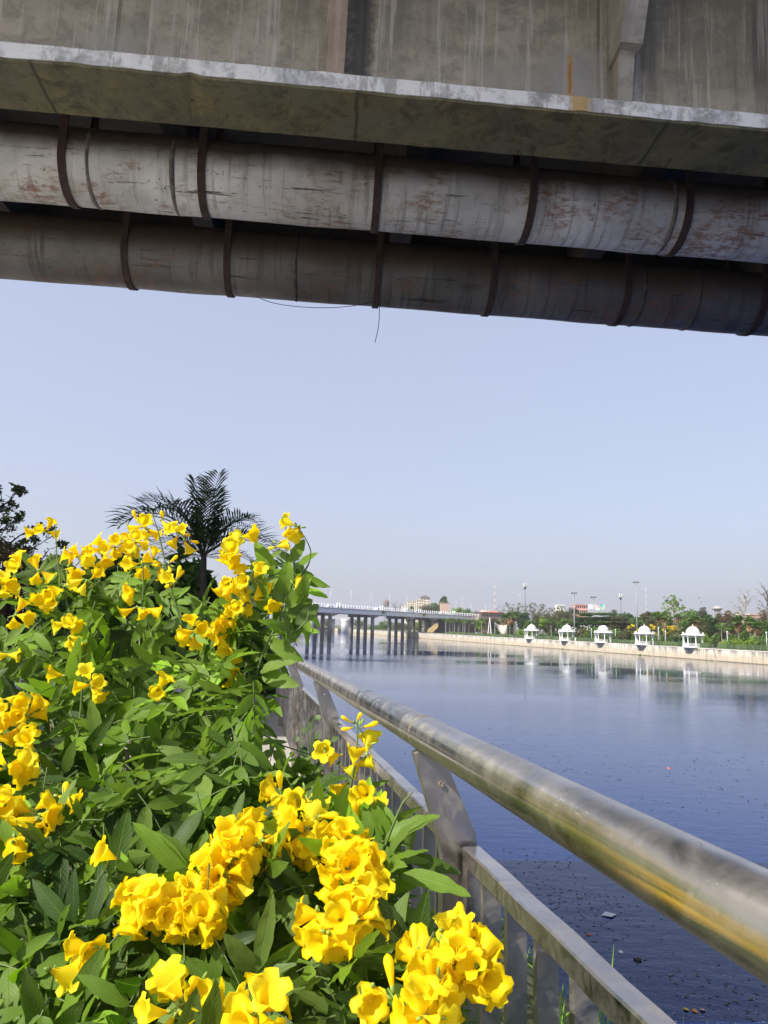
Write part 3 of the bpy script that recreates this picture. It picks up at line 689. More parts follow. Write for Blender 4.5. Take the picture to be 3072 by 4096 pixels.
for ci, (px, py, rp, nf, nb) in enumerate(CL):
    Y = dep(py) - .035 if px < 1250 or py > 3150 else 1.5
    if px > 880 and py < 2720: Y = 1.92
    C0 = at(px, py, Y); R_ = rp / F * Y; toc = nrm(CAMP - C0)
    mp, mc = MB(), MB(); R_ = max(R_, .016)
    ax = nrm(np.array([rng.normal(0, .5), rng.normal(0, .3), rng.uniform(-.2, 1.0)]))   # flowering axis
    cen = C0 - toc * .012
    dirs = []
    nf = int(round(nf * (1.0 if Y < 1.6 else .95))) if nf > 3 else nf
    for k in range(nf):
        # mouths kept a flower's width apart, tubes fanning out from the flowering stalk and drooping a little
        for _ in range(60):
            d = nrm(rng.normal(size=3) + toc * .45 - UP * .35); sc = rng.uniform(.76, .98)
            s_ = rng.uniform(-1, 1) * max(0, R_ - .018); L_ = .046 * sc
            base = cen + ax * s_ + d * rng.uniform(.002, .012) - d * max(0, .04 - R_) 
            mouth = base + d * L_
            if all(np.linalg.norm(mouth - e) > .031 for e in dirs) and (np.linalg.norm(mouth - cen) < R_ + .018 or nf < 4): break
        else: continue
        dirs.append(mouth)
        put_flower(mp, mc, base, d, FL[rng.integers(len(FL))], sc, rng.uniform(0, 6.28), rng.random())
        mc.tube([cen - ax * .004, (cen + base) / 2, base], .0009, 4, cap=False)
    for k in range(nb):
        d = nrm(rng.normal(size=3) * .8 + ax * .9 + toc * .3); sc = rng.uniform(.35, .85)
        base = cen + ax * rng.uniform(-.2, .9) * R_ + d * .006
        if sc < .55: mc.lathe(base, [(.0005, 0), (.0022, .004), (.0028, .009), (.0016, .014), (.0002, .0155)], 6, d)
        else: put_flower(mp, mc, base, d, BU[k % 3], sc, 0, rng.random())
    mc.tube([cen - ax * R_ * .7 - UP * .01, cen, cen + ax * R_ * (1.0 if nb else .5)], [.0018, .0014, .0008], 5)
    if nf == 0 and nb == 0: continue
    o = MB()
    for src, mi in ((mp, 0), (mc, 1)):
        for i in range(len(src.v)): pass
        if src.v:
            vv = np.concatenate(src.v); o.add(vv, src.f, np.concatenate(src.uv), np.concatenate(src.r), mi)
    kid(o, 'flower_cluster', [MAT['petal'], MAT['calyx']], shrub, True)
kid(lm, 'foliage', MAT['leaf'], shrub, True)
kid(sm_, 'green_stems', MAT['stem'], shrub, True)
kid(wm, 'woody_stems', MAT['woody'], shrub, True)

# small round-leaved climber on the far panel
vine = thing('climbing_plant', fp(3.6, .45, -1.3), 'small climber with little round dull green leaves against the slatted railing panel', 'plant')
vl, vs = MB(), MB(); cc = at(1245, 2960, 3.3)
for i in range(70):
    p = cc + rng.normal(0, .05, 3) * np.array([1.2, 1, 1.4]) - UP * rng.random() * .15
    leaflet(vl, p, nrm(rng.normal(size=3)), nrm(nrm(CAMP - p) + rng.normal(0, .5, 3)), .034, .024, rng.random() * .6, .1, .2)
vs.tube([fp(3.4, .45, -1.3), cc - UP * .5 , cc - UP * .1, cc + UP * .07], .002, 5)
for i in range(8): vs.tube([cc - UP * rng.random() * .2, cc + rng.normal(0, .06, 3)], .0012, 4)
kid(vl, 'foliage', MAT['leaf_small'], vine, True); kid(vs, 'stem', MAT['stem'], vine)

# ------------------------------------------------------------------ generic trees, palms
def leafcloud(mb, c, rad, n, size, rs, flat_=1.0, rv=(0, 1)):
    c = np.asarray(c, float); rad = np.asarray(rad, float)
    P = rs.normal(size=(n, 3)); P /= np.linalg.norm(P, axis=1)[:, None]; P *= (rs.random((n, 1)) ** .45); P = c + P * rad
    A = rs.normal(size=(n, 3)); A[:, 2] *= .5 * flat_; A /= np.linalg.norm(A, axis=1)[:, None]
    B = rs.normal(size=(n, 3)); B[:, 2] *= flat_; B -= A * np.sum(A * B, 1)[:, None]; B /= np.linalg.norm(B, axis=1)[:, None]
    S = size * rs.uniform(.6, 1.3, (n, 1))
    V = np.stack([P - A * S, P - B * S * .38, P + A * S, P + B * S * .38], 1).reshape(-1, 3)
    R = np.repeat(rs.uniform(rv[0], rv[1], n), 4)
    mb.add(V, [(4 * i, 4 * i + 1, 4 * i + 2, 4 * i + 3) for i in range(n)], np.tile([[0, .5], [.5, 0], [1, .5], [.5, 1]], (n, 1)), r=R)
def limb(mb, p0, p1, r0, r1, rs, wob=.06, seg=5, k=5):
    t = np.linspace(0, 1, k)[:, None]; L = np.linalg.norm(np.asarray(p1) - p0)
    P = np.asarray(p0) * (1 - t) + np.asarray(p1) * t; P[1:-1] += rs.normal(0, wob * L, (k - 2, 3)); mb.tube(P, np.linspace(r0, r1, k), seg, cap=False); return P
def tree(base, H, W, label, leaf='lf_mid', bark='bark', crown_lo=.14, clumps=34, per=150, leafsize=None, seed=0, shape='round', cat='tree', group=None, name='broadleaf_tree', dens=1.0, blossom=None):
    rs = np.random.default_rng(seed + 100); base = np.asarray(base, float)
    root = thing(name, base, label, cat, group); tr, cr = MB(), MB()
    ls = leafsize or max(.2, H * .036); top = base + UP * H * crown_lo
    fork = base + UP * H * (crown_lo + .06) + np.array([rs.normal(0, W * .03), 0, 0])
    limb(tr, base - UP * .1, fork, H * .028, H * .018, rs, .02, 8)
    cz = H * (1 + crown_lo) / 2; rz = H * (1 - crown_lo) / 2
    for k in range(clumps):
        d = nrm(rs.normal(size=3)); q = rs.random() ** .4 * .82
        if shape == 'umbrella': off = np.array([d[0] * W / 2 * q * 1.05, d[1] * W / 2 * q, rz * (1 - 1.1 * (q * np.hypot(d[0], d[1])) ** 2) * .8 + rs.normal(0, rz * .12)])
        elif shape == 'layer': off = np.array([d[0] * W / 2 * q, d[1] * W / 2 * q, round(d[2] * q * 3.2) / 3.2 * rz + rs.normal(0, rz * .05)])
        else: off = d * q * np.array([W / 2, W / 2, rz])
        if shape != 'umbrella' and off[2] < 0: off[:2] *= 1.0 - .2 * abs(off[2] / rz)
        c = base + UP * cz + off
        s = rs.uniform(.16, .30) * (1 if clumps < 80 or shape == 'layer' else .5)
        rad = (W * s, W * s, rz * s * (.35 if shape in ('layer', 'umbrella') else 1.1))
        b = rs.uniform(0, .45); leafcloud(cr, c, rad, int(per * dens * rs.uniform(.6, 1.4)), ls, rs, .35 if shape in ('layer', 'umbrella') else 1.0, (b, b + .5))
        if k % 2 == 0 or dens < .6: limb(tr, fork, c, H * .009, H * .003, rs, .07, 4)
    mats = MAT[leaf]
    kid(cr, 'crown', mats, root); kid(tr, 'trunk', MAT[bark], root, True)
    if blossom:
        bl = MB()
        for k in range(blossom[1]):
            d = nrm(rs.normal(size=3)); c = base + UP * cz + d * np.array([W / 2, W / 2, rz]) * rs.uniform(.6, 1.0)
            leafcloud(bl, c, (W * blossom[2], W * blossom[2], W * blossom[2] * .7), blossom[3], ls * .8, rs)
        kid(bl, 'blossom', MAT[blossom[0]], root)
    return root
def bare_tree(base, H, W, label, bark='bark_pale', seed=0, leaf=None, fork=.35, n1=11, nleaf=0, name='bare_tree', lean=0, umb=False):
    rs = np.random.default_rng(seed + 500); base = np.asarray(base, float); root = thing(name, base, label, 'tree'); tr = MB(); cr = MB()
    topz = base + UP * H * .92 + np.array([lean, 0, 0]); spine = limb(tr, base - UP * .1, topz if not umb else base + UP * H * .5, H * .022, H * .006, rs, .012, 6, 9)
    for k in range(n1):
        t = fork + (0.95 - fork) * k / n1
        if umb: t = .45 + .5 * rs.random()
        i = min(int(t * 8), 7); p = spine[i] * (1 - (t * 8 - i)) + spine[i + 1] * (t * 8 - i)
        az = k * 2.4 + rs.normal(0, .3); reach = W / 2 * ((1 - .7 * (t - fork) / (1 - fork)) if not umb else rs.uniform(.3, 1)) * rs.uniform(.8, 1.1)
        e = p + np.array([math.cos(az) * reach, math.sin(az) * reach, H * (.10 + .10 * rs.random())])
        if umb: e[2] = base[2] + H * (.97 - .35 * (reach / (W / 2)) ** 2)
        P = limb(tr, p, e, H * .008, H * .0028, rs, .05, 4, 6)
        for j in range(5):
            q = P[2 + j % 4]; az2 = az + rs.normal(0, .8); l2 = reach * rs.uniform(.3, .55)
            e2 = q + np.array([math.cos(az2) * l2, math.sin(az2) * l2, abs(rs.normal(.5, .35)) * l2])
            P2 = limb(tr, q, e2, H * .0032, H * .0016, rs, .07, 3, 4)
            for _ in range(4):
                q3 = P2[rs.integers(1, 4)]; e3 = q3 + nrm(np.array([math.cos(az2 + rs.normal(0, .9)), math.sin(az2 + rs.normal(0, .9)), rs.uniform(.1, .9)])) * l2 * rs.uniform(.3, .6)
                limb(tr, q3, e3, H * .0018, H * .001, rs, .05, 3, 3)
                if leaf and rs.random() < nleaf: leafcloud(cr, e3, (W * .05, W * .05, W * .04), 18, H * .017, rs)
    kid(tr, 'branches', MAT[bark], root)
    if leaf: kid(cr, 'crown', MAT[leaf], root)
    return root
def frond(mb, st_, p, az, el, L, rs, droop=1.0, n=26, lw=.03, ll=.5, keel=.5, roll=0):
    """feather frond: arching rachis with leaflets both sides"""
    P = []; d = np.array([math.cos(az) * math.cos(el), math.sin(az) * math.cos(el), math.sin(el)]); q = np.array(p, float); k = 14
    h = np.array([math.cos(az), math.sin(az), 0])
    for i in range(k + 1):
        P.append(q.copy()); a = el - droop * (i / k) ** 1.3; q = q + (h * math.cos(a) + UP * math.sin(a)) * L / k
    P = np.array(P); st_.tube(P, np.linspace(L * .010, L * .002, k + 1), 5, cap=False)
    side = np.cross(h, UP)
    for i in range(n):
        t = .12 + .87 * i / n; x = t * k; j = min(int(x), k - 1); c = P[j] * (1 - x + j) + P[j + 1] * (x - j); tg = nrm(P[j + 1] - P[j]); nn = np.cross(side, tg)
        l_ = ll * L * (math.sin(math.pi * min(1, t * .93 + .07)) ** .55) * rs.uniform(.85, 1.1)
        for sg in (-1, 1):
            dd = nrm(side * sg * math.cos(keel) + nn * math.sin(keel) * rs.uniform(.7, 1.2) + tg * .75)
            w = nrm(np.cross(dd, nn)) * lw * L / 2
            e = c + dd * l_ * .55; f_ = c + dd * l_ - UP * l_ * rs.uniform(.05, .28)
            mb.add([c, e - w, f_, e + w], [(0, 1, 2, 3)], [[0, .5], [.5, 0], [1, .5], [.5, 1]], r=rs.random())
def feather_palm(base, H, W, label, seed=0, leaf='lf_mid', n=13, name='feather_palm', group=None, trunk='bark_pale', tr=.018, nl=12, lw=.055):
    rs = np.random.default_rng(seed + 900); base = np.asarray(base, float); root = thing(name, base, label, 'palm', group); a, b, t = MB(), MB(), MB()
    top = base + UP * (H - W * .30); limb(t, base - UP * .1, top, H * tr, H * tr * .6, rs, .006, 8, 6)
    for k in range(n): frond(a, b, top, k * 2.4 + rs.normal(0, .2), rs.uniform(.1, 1.25), W * .56, rs, rs.uniform(1.2, 1.9), nl, lw, .42)
    kid(a, 'crown', MAT[leaf], root); kid(b, 'frond_stalks', MAT['stem'], root); kid(t, 'trunk', MAT[trunk], root, True); return root
def fan_palm(base, H, W, label, seed=0, skirt=.5, leaf='lf_mid', n=26, group=None):
    rs = np.random.default_rng(seed + 1300); base = np.asarray(base, float); root = thing('fan_palm', base, label, 'palm', group); a, b, t = MB(), MB(), MB()
    top = base + UP * (H - W * .38); limb(t, base - UP * .1, top, H * .025, H * .022, rs, .005, 8, 6)
    def fan(mb, c, d, r_, rv):
        d = nrm(d); sd_ = nrm(np.cross(d, UP + rs.normal(0, .2, 3))); nn = np.cross(sd_, d); k = 11; V = [c]; 
        for i in range(k):
            th = math.radians(-115 + 230 * i / (k - 1)); rr = r_ * (1.0 if i % 2 == 0 else .62) * rs.uniform(.9, 1.05)
            V.append(c + d * math.cos(th) * rr + sd_ * math.sin(th) * rr + nn * (.1 * r_ if i % 2 else -.04 * r_) - UP * .22 * r_ * abs(math.cos(th)))
        mb.add(V, [(0, i, i + 1) for i in range(1, k)], r=rv)
    for k in range(n):
        az = k * 2.4; el = rs.uniform(-.25, 1.35); d = np.array([math.cos(az) * math.cos(el), math.sin(az) * math.cos(el), math.sin(el)])
        c = top + d * W * .25; b.tube([top, c], [W * .008, W * .005], 4, cap=False); fan(a, c, d, W * .26, rs.random())
    kid(a, 'crown', MAT[leaf], root)
    if skirt:
        s2 = MB()
        for k in range(int(n * .6)):
            az = k * 2.4 + .5; d = np.array([math.cos(az) * .35, math.sin(az) * .35, -1]); fan(s2, top + UP * (-.10 * W - rs.random() * skirt * W * .5) + np.array([math.cos(az), math.sin(az), 0]) * W * .07, d, W * .24, rs.random())
        kid(s2, 'dead_frond_skirt', MAT['straw'], root)
    kid(b, 'frond_stalks', MAT['stem'], root); kid(t, 'trunk', MAT['bark'], root, True); return root
def bush(base, W, H, label, leaf='lf_bright', seed=0, n=900, name='bush', cat='bush', group=None, blossom=None, D=None):
    rs = np.random.default_rng(seed + 1700); base = np.asarray(base, float); root = thing(name, base, label, cat, group); a, t = MB(), MB()
    for k in range(9):
        c = base + np.array([rs.uniform(-.36, .36) * W, rs.uniform(-.3, .3) * (D or W), H * rs.uniform(.3, .68)])
        leafcloud(a, c, (W * .24, (D or W) * .24, H * .34), n // 9, max(.09, H * .07), rs, 1, (rs.random() * .4, 1)); limb(t, base, c, H * .02, H * .008, rs, .05, 4)
    kid(a, 'foliage', MAT[leaf], root); kid(t, 'stems', MAT['bark'], root)
    if blossom:
        s2 = MB()
        for k in range(blossom[1]):
            c = base + np.array([rs.uniform(-.5, .5) * W, -.3 * (D or W) * rs.random(), H * rs.uniform(.55, 1.0)]); leafcloud(s2, c, (W * .03,) * 3, 8, H * .045, rs)
        kid(s2, 'blossom', MAT[blossom[0]], root)
    return root

# ------------------------------------------------------------------ dark greenery beyond the shrub on the near bank
def gnd(px, Y, z=0.0): p = at(px, 2500, Y); return np.array([p[0], Y, z])
PY = 12.5
pp = gnd(812, PY); crown0 = at(815, 2225, PY)
pr_ = thing('feather_palm', pp, 'dark feathery palm silhouetted against the sky behind the yellow flowers', 'palm')
pa, pb, pt = MB(), MB(), MB(); rs = np.random.default_rng(3)
pt.tube([pp, pp * .5 + crown0 * .5 + [.03, 0, 0], crown0], [.07, .06, .05], 12)
for az, el, L, dr in ((3.1, .75, 1.7, 2.0), (2.6, 1.15, 1.9, 1.7), (.9, 1.05, 1.5, 1.5), (-.3, .6, 1.35, 1.5), (.4, .8, 1.5, 1.7), (5.2, 1.3, 1.3, .9), (3.6, 1.0, 1.6, 1.8), (2.85, 1.02, 1.95, 1.9), (3.3, 1.25, 1.5, 1.5), (2.4, 1.45, 1.35, .5), (1.2, 1.5, 1.45, .35), (.5, 1.2, 1.15, 1.3), (-.1, .9, 1.05, 1.5), (-.5, 1.05, 1.3, 1.6), (3.6, .55, 1.2, 1.5), (.2, .3, .9, 1.2), (3.0, .2, 1.1, 1.0), (-1.2, .7, 1.1, 1.2), (4.2, .5, 1.0, 1.3), (1.7, .9, 1.4, 1.2), (2.9, -.1, .8, .7), (.1, -.1, .7, .7)):
    frond(pa, pb, crown0, az, el, L * rs.uniform(.95, 1.12), rs, dr, 27, .021, .36, .5)
kid(pa, 'crown', MAT['lf_palm'], pr_); kid(pb, 'frond_stalks', MAT['bark_dark'], pr_); kid(pt, 'trunk', MAT['bark_dark'], pr_, True)
tree(gnd(-70, 13.5), 3.25, 2.4, 'dark tree with reddish leaves at the left edge behind the shrub', 'lf_red', 'bark_dark', .25, 110, 38, .045, 11)
tree(gnd(70, 13.0), 2.75, 1.3, 'low dark reddish tree right of the taller one at the left edge', 'lf_red', 'bark_dark', .2, 80, 36, .045, 12)
bare_tree(gnd(-90, 14.5), 4.1, 2.3, 'thin-branched tree with sparse olive leaves rising above the left edge', 'bark_dark', 13, 'lf_greygreen', .35, 16, .5, name='sparse_tree')
for i, (px, w, h, l) in enumerate(((290, 1.5, 2.5, 'dark hedge bush behind the flowers, just left of the palm group'), (480, 1.5, 2.62, 'dark bush behind the flowers between the palm and the hedge bush'), (650, 1.4, 2.6, 'dark bush directly left of the palm trunk'), (900, 1.3, 2.2, 'dark bush right of the palm trunk behind the shrub'), (1010, .9, 1.6, 'low dark bush behind the right edge of the shrub by the handrail'))):
    bush(gnd(px, 12.9 + .3 * (i % 2)), w, h, l, 'lf_dark', 20 + i, 2600)

# ------------------------------------------------------------------ far embankment
WA, WB_ = np.array([83., 160.]), np.array([46.8, 298.]); WD = (WB_ - WA) / np.linalg.norm(WB_ - WA); WN = np.array([WD[1], -WD[0]])  # WN points inland (+x)
def wpt(px, off=0.0):                     # point on the wall line seen in column px, moved off metres inland
    m = ray(px, hor(px)); m = m[:2] / m[1]
    a = WA + WN * off
    # solve a + WD*t = m*Y
    A = np.array([[WD[0], -m[0]], [WD[1], -m[1]]]); t, Y = np.linalg.solve(A, -a); return np.array([m[0] * Y, Y])
def W3(px, off=0., z=BANK): q = wpt(px, off); return np.array([q[0], q[1], z])
def hgt(px, ytop, p): return (hor(px) - ytop) / F * p[1] + CAMZ - p[2]     # height that reaches photo row ytop
def wid(w, p): return w / F * p[1]
g = G('embankment_plaster'); X, Y_, Z = g.xyz()
c = g.mix(g.ramp(g.noise(.35, 6), [(.35, 0), (.7, 1)]), (.52, .45, .33), (.42, .36, .27))
c = g.mix(g.ramp(g.math('ADD', Z, g.math('MULTIPLY', g.noise(.5, 5), 1.6)), [(0, 0), (1, 0)]), c, c)
zz = g.n('ShaderNodeMapRange'); zz.inputs[1].default_value = 1.0; zz.inputs[2].default_value = 2.6; g.L(g.math('ADD', Z, g.math('MULTIPLY', g.math('SUBTRACT', g.noise(.9, 6, .7), .5), 2.2)), zz.inputs[0])
c = g.mix(zz.outputs[0], c, (.66, .62, .55))
st1 = g.noise(1.0, 5, .65, g.map((.9, .9, .10)))
c = g.mix(g.math('MULTIPLY', g.ramp(st1, [(.49, 0), (.56, .95)]), zz.outputs[0]), c, (.17, .155, .13))
st2 = g.noise(1.0, 5, .65, g.map((2.6, 2.6, .16))); c = g.mix(g.ramp(st2, [(.55, 0), (.62, .5)]), c, (.24, .21, .16))
wl = g.n('ShaderNodeMapRange'); wl.inputs[1].default_value = .32; wl.inputs[2].default_value = .12; g.L(g.math('ADD', Z, g.math('MULTIPLY', g.noise(1.5, 4), .2)), wl.inputs[0])
c = g.mix(wl.outputs[0], c, (.12, .10, .06)); g.base(c); g.rough(.9); g.bump(g.noise(.8, 6), .4, .05); MAT['embank'] = g.mat
wall = thing('embankment_wall', (WA[0], WA[1], WATER), 'long streaked cream embankment wall along the far river bank', 'wall')
mb = MB(); A0 = WA - WD * 130; ts = np.arange(0, 620, 6.0)
for i in range(len(ts) - 1):
    p, q = A0 + WD * ts[i], A0 + WD * (ts[i + 1] - .05)
    j = rng.normal(0, .04)
    sec_ = [(j, -1.2), (j, 2.62 + WATER - WATER), (.5, 2.62), (.5, -1.2)]
    V = []
    for e in (p, q): V += [(e[0] + WN[0] * a, e[1] + WN[1] * a, WATER + z) for a, z in sec_]
    mb.add(V, [(0, 1, 2, 3), (7, 6, 5, 4), (0, 4, 5, 1), (1, 5, 6, 2), (3, 2, 6, 7)])
o = mb.build('wall_face', MAT['embank'], wall); o.matrix_parent_inverse = Matrix.Translation(wall.location).inverted()
wall_obj = o
o.data.transform(Matrix.Translation((0, 0, -WATER))); o.matrix_parent_inverse = Matrix.Translation(Vector((wall.location.x, wall.location.y, 0))).inverted()
mb = MB()
for i in range(len(ts) - 1):
    p, q = A0 + WD * ts[i], A0 + WD * (ts[i + 1] - .03); c_ = (p + q) / 2
    mb.box((c_[0] + WN[0] * .22, c_[1] + WN[1] * .22, BANK - .12), (.62, 5.97, .20), [(*WN, 0), (*WD, 0), (0, 0, 1)])
kid(mb, 'coping', simple('coping_concrete', (.50, .46, .40), (.66, .62, .55), .9, .6), wall)
mb = MB()
for t in np.arange(3, 600, 24.0):
    p = A0 + WD * t; mb.box((p[0] - WN[0] * .03, p[1] - WN[1] * .03, WATER + 1.2), (.16, .35, 2.7), [(*WN, 0), (*WD, 0), (0, 0, 1)])
kid(mb, 'joint_pilasters', simple('pilaster', (.30, .26, .19), (.46, .40, .31), .9, 1), wall)
MAT['garden'] = simple('garden_ground', (.07, .10, .03), (.14, .12, .07), .95, .15)
f0, f1 = A0 - WD * 200 + WN * .45, A0 + WD * 900 + WN * .45
flat('garden_ground', [tuple(f0), (6000, f0[1] - 500), (6000, 9000), (f1[0] - 400, 9000), tuple(f1)], BANK, MAT['garden'], 'garden ground of the far bank')
# land closing the river behind the bridges
flat('far_shore', [(-900, 560), (-300, 640), (-8, 700), (20, 1200), (-900, 9000), (-6000, 9000), (-6000, 560)], WATER + 1.6, simple('sandy_shore', (.36, .28, .18), (.22, .19, .11), .95, .05), 'sandy shore in the distance beyond both bridges')
mb = MB(); mb.box((-160, 640, WATER + .5), (420, 1.2, 2.4), [nrm([292, 60, 0]), nrm([-60, 292, 0]), (0, 0, 1)])
tag(mb.build('stone_weir', simple('dark_stone', (.06, .06, .06), (.11, .10, .09), .9, 1)), 'low dark stone wall at the waterline behind the white piers', 'wall')

WHITE = simple('white_paint', (.78, .78, .77), (.70, .70, .69), .6, 2)
GREYW = simple('grey_paint', (.46, .48, .50), (.38, .40, .42), .6, 2)
MAT['white'] = WHITE
# hedge strip and railing on the wall
mb = MB(); a_, b_ = wpt(3200, 1.6), wpt(1790, 1.6); L = np.linalg.norm(b_ - a_); rs = np.random.default_rng(41)
hd = thing('hedge', (a_[0], a_[1], BANK), 'long low clipped green hedge running behind the embankment railing', 'hedge')
for i in range(int(L / 3)):
    c = a_ + WD * (i * 3 + 1.5); hh = 1.15 + rs.normal(0, .04)
    if rs.random() < .03: continue
    mb.box((c[0], c[1], BANK + hh / 2), (1.1, 3.04, hh), [(*WN, 0), (*WD, 0), (0, 0, 1)], r=rs.random() * .5)
    leafcloud(mb, (c[0], c[1], BANK + hh * .6), (.75, 1.6, hh * .5), 90, .13, rs, 1, (.1, .7))
kid(mb, 'foliage', MAT['lf_mid'], hd)
tag(flat('flower_strip', [tuple(wpt(3200, .6)), tuple(wpt(1790, .6)), tuple(wpt(1790, 1.2)), tuple(wpt(3200, 1.2))], BANK + .02, simple('red_soil', (.20, .08, .06), (.12, .12, .05), .95, 1.2), 'reddish planting strip along the top of the wall'), kind='structure')
rl = thing('promenade_railing', (a_[0], a_[1], BANK), 'thin grey metal railing along the top of the far embankment wall', 'railing')
m1, m2 = MB(), MB(); ax_ = [(*WN, 0), (*WD, 0), (0, 0, 1)]
a2, b2 = wpt(3200, .4), wpt(1790, .4); L = np.linalg.norm(b2 - a2); c = (a2 + b2) / 2
for z in (.95, .55, .15): m2.box((c[0], c[1], BANK + z), (.03, L, .03), ax_)
RLG = simple('railing_grey', (.22, .23, .24), rough=.6)
kid(m2, 'rails', RLG, rl)
for t in np.arange(0, L, 2.2): p = a2 + WD * t; m1.box((p[0], p[1], BANK + .5), (.05, .05, 1.0), ax_)
tag(kid(m1, 'posts', RLG, rl), kind='stuff')

# five domed riverside pavilions
def pavilion(px, label, finial=True):
    q = wpt(px, .9); root = thing('domed_pavilion', (q[0], q[1], BANK), label, 'pavilion', 'white domed pavilions along the far embankment')
    R = 2.45; B = np.array([q[0], q[1], BANK]); oc = [(math.cos(a), math.sin(a)) for a in np.radians(np.arange(8) * 45 + 22.5)]
    ax = lambda a, b, z: B + np.array([WN[0] * a + WD[0] * b, WN[1] * a + WD[1] * b, z])
    def octa(mb, r0, z0, r1, z1):
        V = [ax(x * r0, y * r0, z0) for x, y in oc] + [ax(x * r1, y * r1, z1) for x, y in oc]
        mb.add(V, [tuple(range(8))[::-1], tuple(range(8, 16))] + [(i, (i + 1) % 8, 8 + (i + 1) % 8, 8 + i) for i in range(8)])
    mb = MB(); octa(mb, R + .25, -.10, R + .32, .12); octa(mb, R + .1, .12, R + .1, .2); kid(mb, 'platform', WHITE, root)
    mb = MB(); octa(mb, R * .32, -1.75, R * .86, -.10); kid(mb, 'bracket', simple('bracket_render', (.42, .40, .36), (.30, .29, .26), .85, 1), root)
    mb = MB()
    for i in range(8):
        p0, p1 = np.array(oc[i]) * (R - .05), np.array(oc[(i + 1) % 8]) * (R - .05)
        if (p0 + p1)[0] > R * 1.2: continue          # entrance on the land side
        for z in (.3, .6, .95):
            mb.tube([ax(*p0, z), ax(*p1, z)], .035, 4)
        for t in np.linspace(.08, .92, 9): pm = p0 * (1 - t) + p1 * t; mb.tube([ax(*pm, .2), ax(*pm, .95)], .03, 4)
    kid(mb, 'balustrade', WHITE, root)
    for i in range(8):
        mb = MB(); x, y = oc[i][0] * (R - .1), oc[i][1] * (R - .1)
        mb.lathe(ax(x, y, .2), [(.20, 0), (.20, .25), (.14, .32), (.13, 1.9), (.17, 2.1), (.30, 2.35), (.46, 2.6), (.5, 2.66)], 10)
        kid(mb, 'column', WHITE, root, True)
    mb = MB(); octa(mb, R + .05, 2.72, R + .05, 2.95); octa(mb, R + .55, 2.93, R + .20, 3.13); octa(mb, R + .05, 3.13, R + .05, 3.32)
    octa(mb, R * .70, 3.32, R * .70, 3.5)
    for x, y in oc: mb.lathe(ax(x * (R + .02), y * (R + .02), 3.3), [(.09, 0), (.12, .15), (.05, .3), (.02, .42)], 6)
    kid(mb, 'roof', WHITE, root)
    mb = MB(); r_ = R * .66; mb.lathe(ax(0, 0, 3.5), [(r_ * math.cos(a) * (1.03 if a < .2 else 1), r_ * .98 * math.sin(a)) for a in np.linspace(0, 1.55, 12)], 24); kid(mb, 'dome', WHITE, root, True)
    if finial:
        mb = MB(); mb.lathe(ax(0, 0, 3.5 + r_ * .97), [(.22, 0), (.22, .08), (.07, .14), (.14, .26), (.10, .36), (.04, .44), (.02, .62)], 8); kid(mb, 'finial', WHITE, root, True)
    return root
PV = ((2127, 'white domed pavilion farthest along the embankment, leftmost of the five, beside the fan palms', True), (2268, 'second white domed pavilion from the left, below the tall floodlight mast', True), (2413, 'middle white domed pavilion without a spire, before the dark green spreading trees', False),
      (2578, 'white domed pavilion with yellow blossom trees right behind its dome', True), (2772, 'nearest and largest white domed pavilion, rightmost of the five', True))
for a in PV: pavilion(*a)

# people by and in the pavilions: small seated and standing figures
SKIN = simple('skin', (.32, .19, .12), rough=.6)
def person(p, face, cloth, label, sit=True):
    root = thing('person', p, label, 'person'); p = np.asarray(p, float); fx = nrm([*face, 0]); sx = np.cross(UP, fx)
    me = bpy.data.meshes.new('body'); sz = .45 if sit else .9
    J = {'pelvis': p + UP * sz, 'chest': p + UP * (sz + .35) + fx * .02, 'neck': p + UP * (sz + .52), 'head': p + UP * (sz + .70) + fx * .03}
    V = [J['pelvis'], J['chest'], J['neck'], J['head'] - UP * .06, J['head'] + UP * .07]; E = [(0, 1), (1, 2), (2, 3), (3, 4)]; R_ = [.15, .16, .055, .085, .08]
    for s in (-1, 1):
        k = len(V); V += [J['chest'] + sx * s * .18 + UP * .10, J['chest'] + sx * s * .22 - UP * .18, J['chest'] + sx * s * .12 - UP * .26 + fx * .24]; R_ += [.06, .045, .035]; E += [(1, k), (k, k + 1), (k + 1, k + 2)]
        k = len(V); kn = (p + UP * .46 + fx * .42 + sx * s * .1) if sit else (p + UP * .46 + sx * s * .09)
        ft = (p + UP * .06 + fx * .42 + sx * s * .1) if sit else (p + UP * .06 + sx * s * .1)
        V += [J['pelvis'] + sx * s * .09, kn, ft, ft + fx * .16]; R_ += [.10, .07, .045, .035]; E += [(0, k), (k, k + 1), (k + 1, k + 2), (k + 2, k + 3)]
    me.from_pydata([tuple(v - p) for v in V], E, []); o = bpy.data.objects.new('body', me); COL.objects.link(o); o.parent = root
    m = o.modifiers.new('skin', 'SKIN'); me.skin_vertices if hasattr(me, 'skin_vertices') else None
    bpy.context.view_layer.update()
    if not me.skin_vertices: 
        bpy.context.view_layer.objects.active = o; bpy.ops.mesh.customdata_skin_add()
    for i, r_ in enumerate(R_): me.skin_vertices[0].data[i].radius = (r_, r_)
    me.skin_vertices[0].data[0].use_root = True
    sb = o.modifiers.new('sub', 'SUBSURF'); sb.levels = 1; sb.render_levels = 1
    me.materials.append(cloth)
    hr = MB(); hr.lathe(J['head'] + UP * .0, [(.09, -.02), (.097, .05), (.08, .12), (.03, .155)], 10); kid(hr, 'hair', MAT['black'], root, True)
    fc = MB(); fc.lathe(J['head'] - UP * .1 + fx * .012, [(.05, 0), (.082, .05), (.092, .12), (.085, .17)], 10); kid(fc, 'face', SKIN, root, True)
    return root
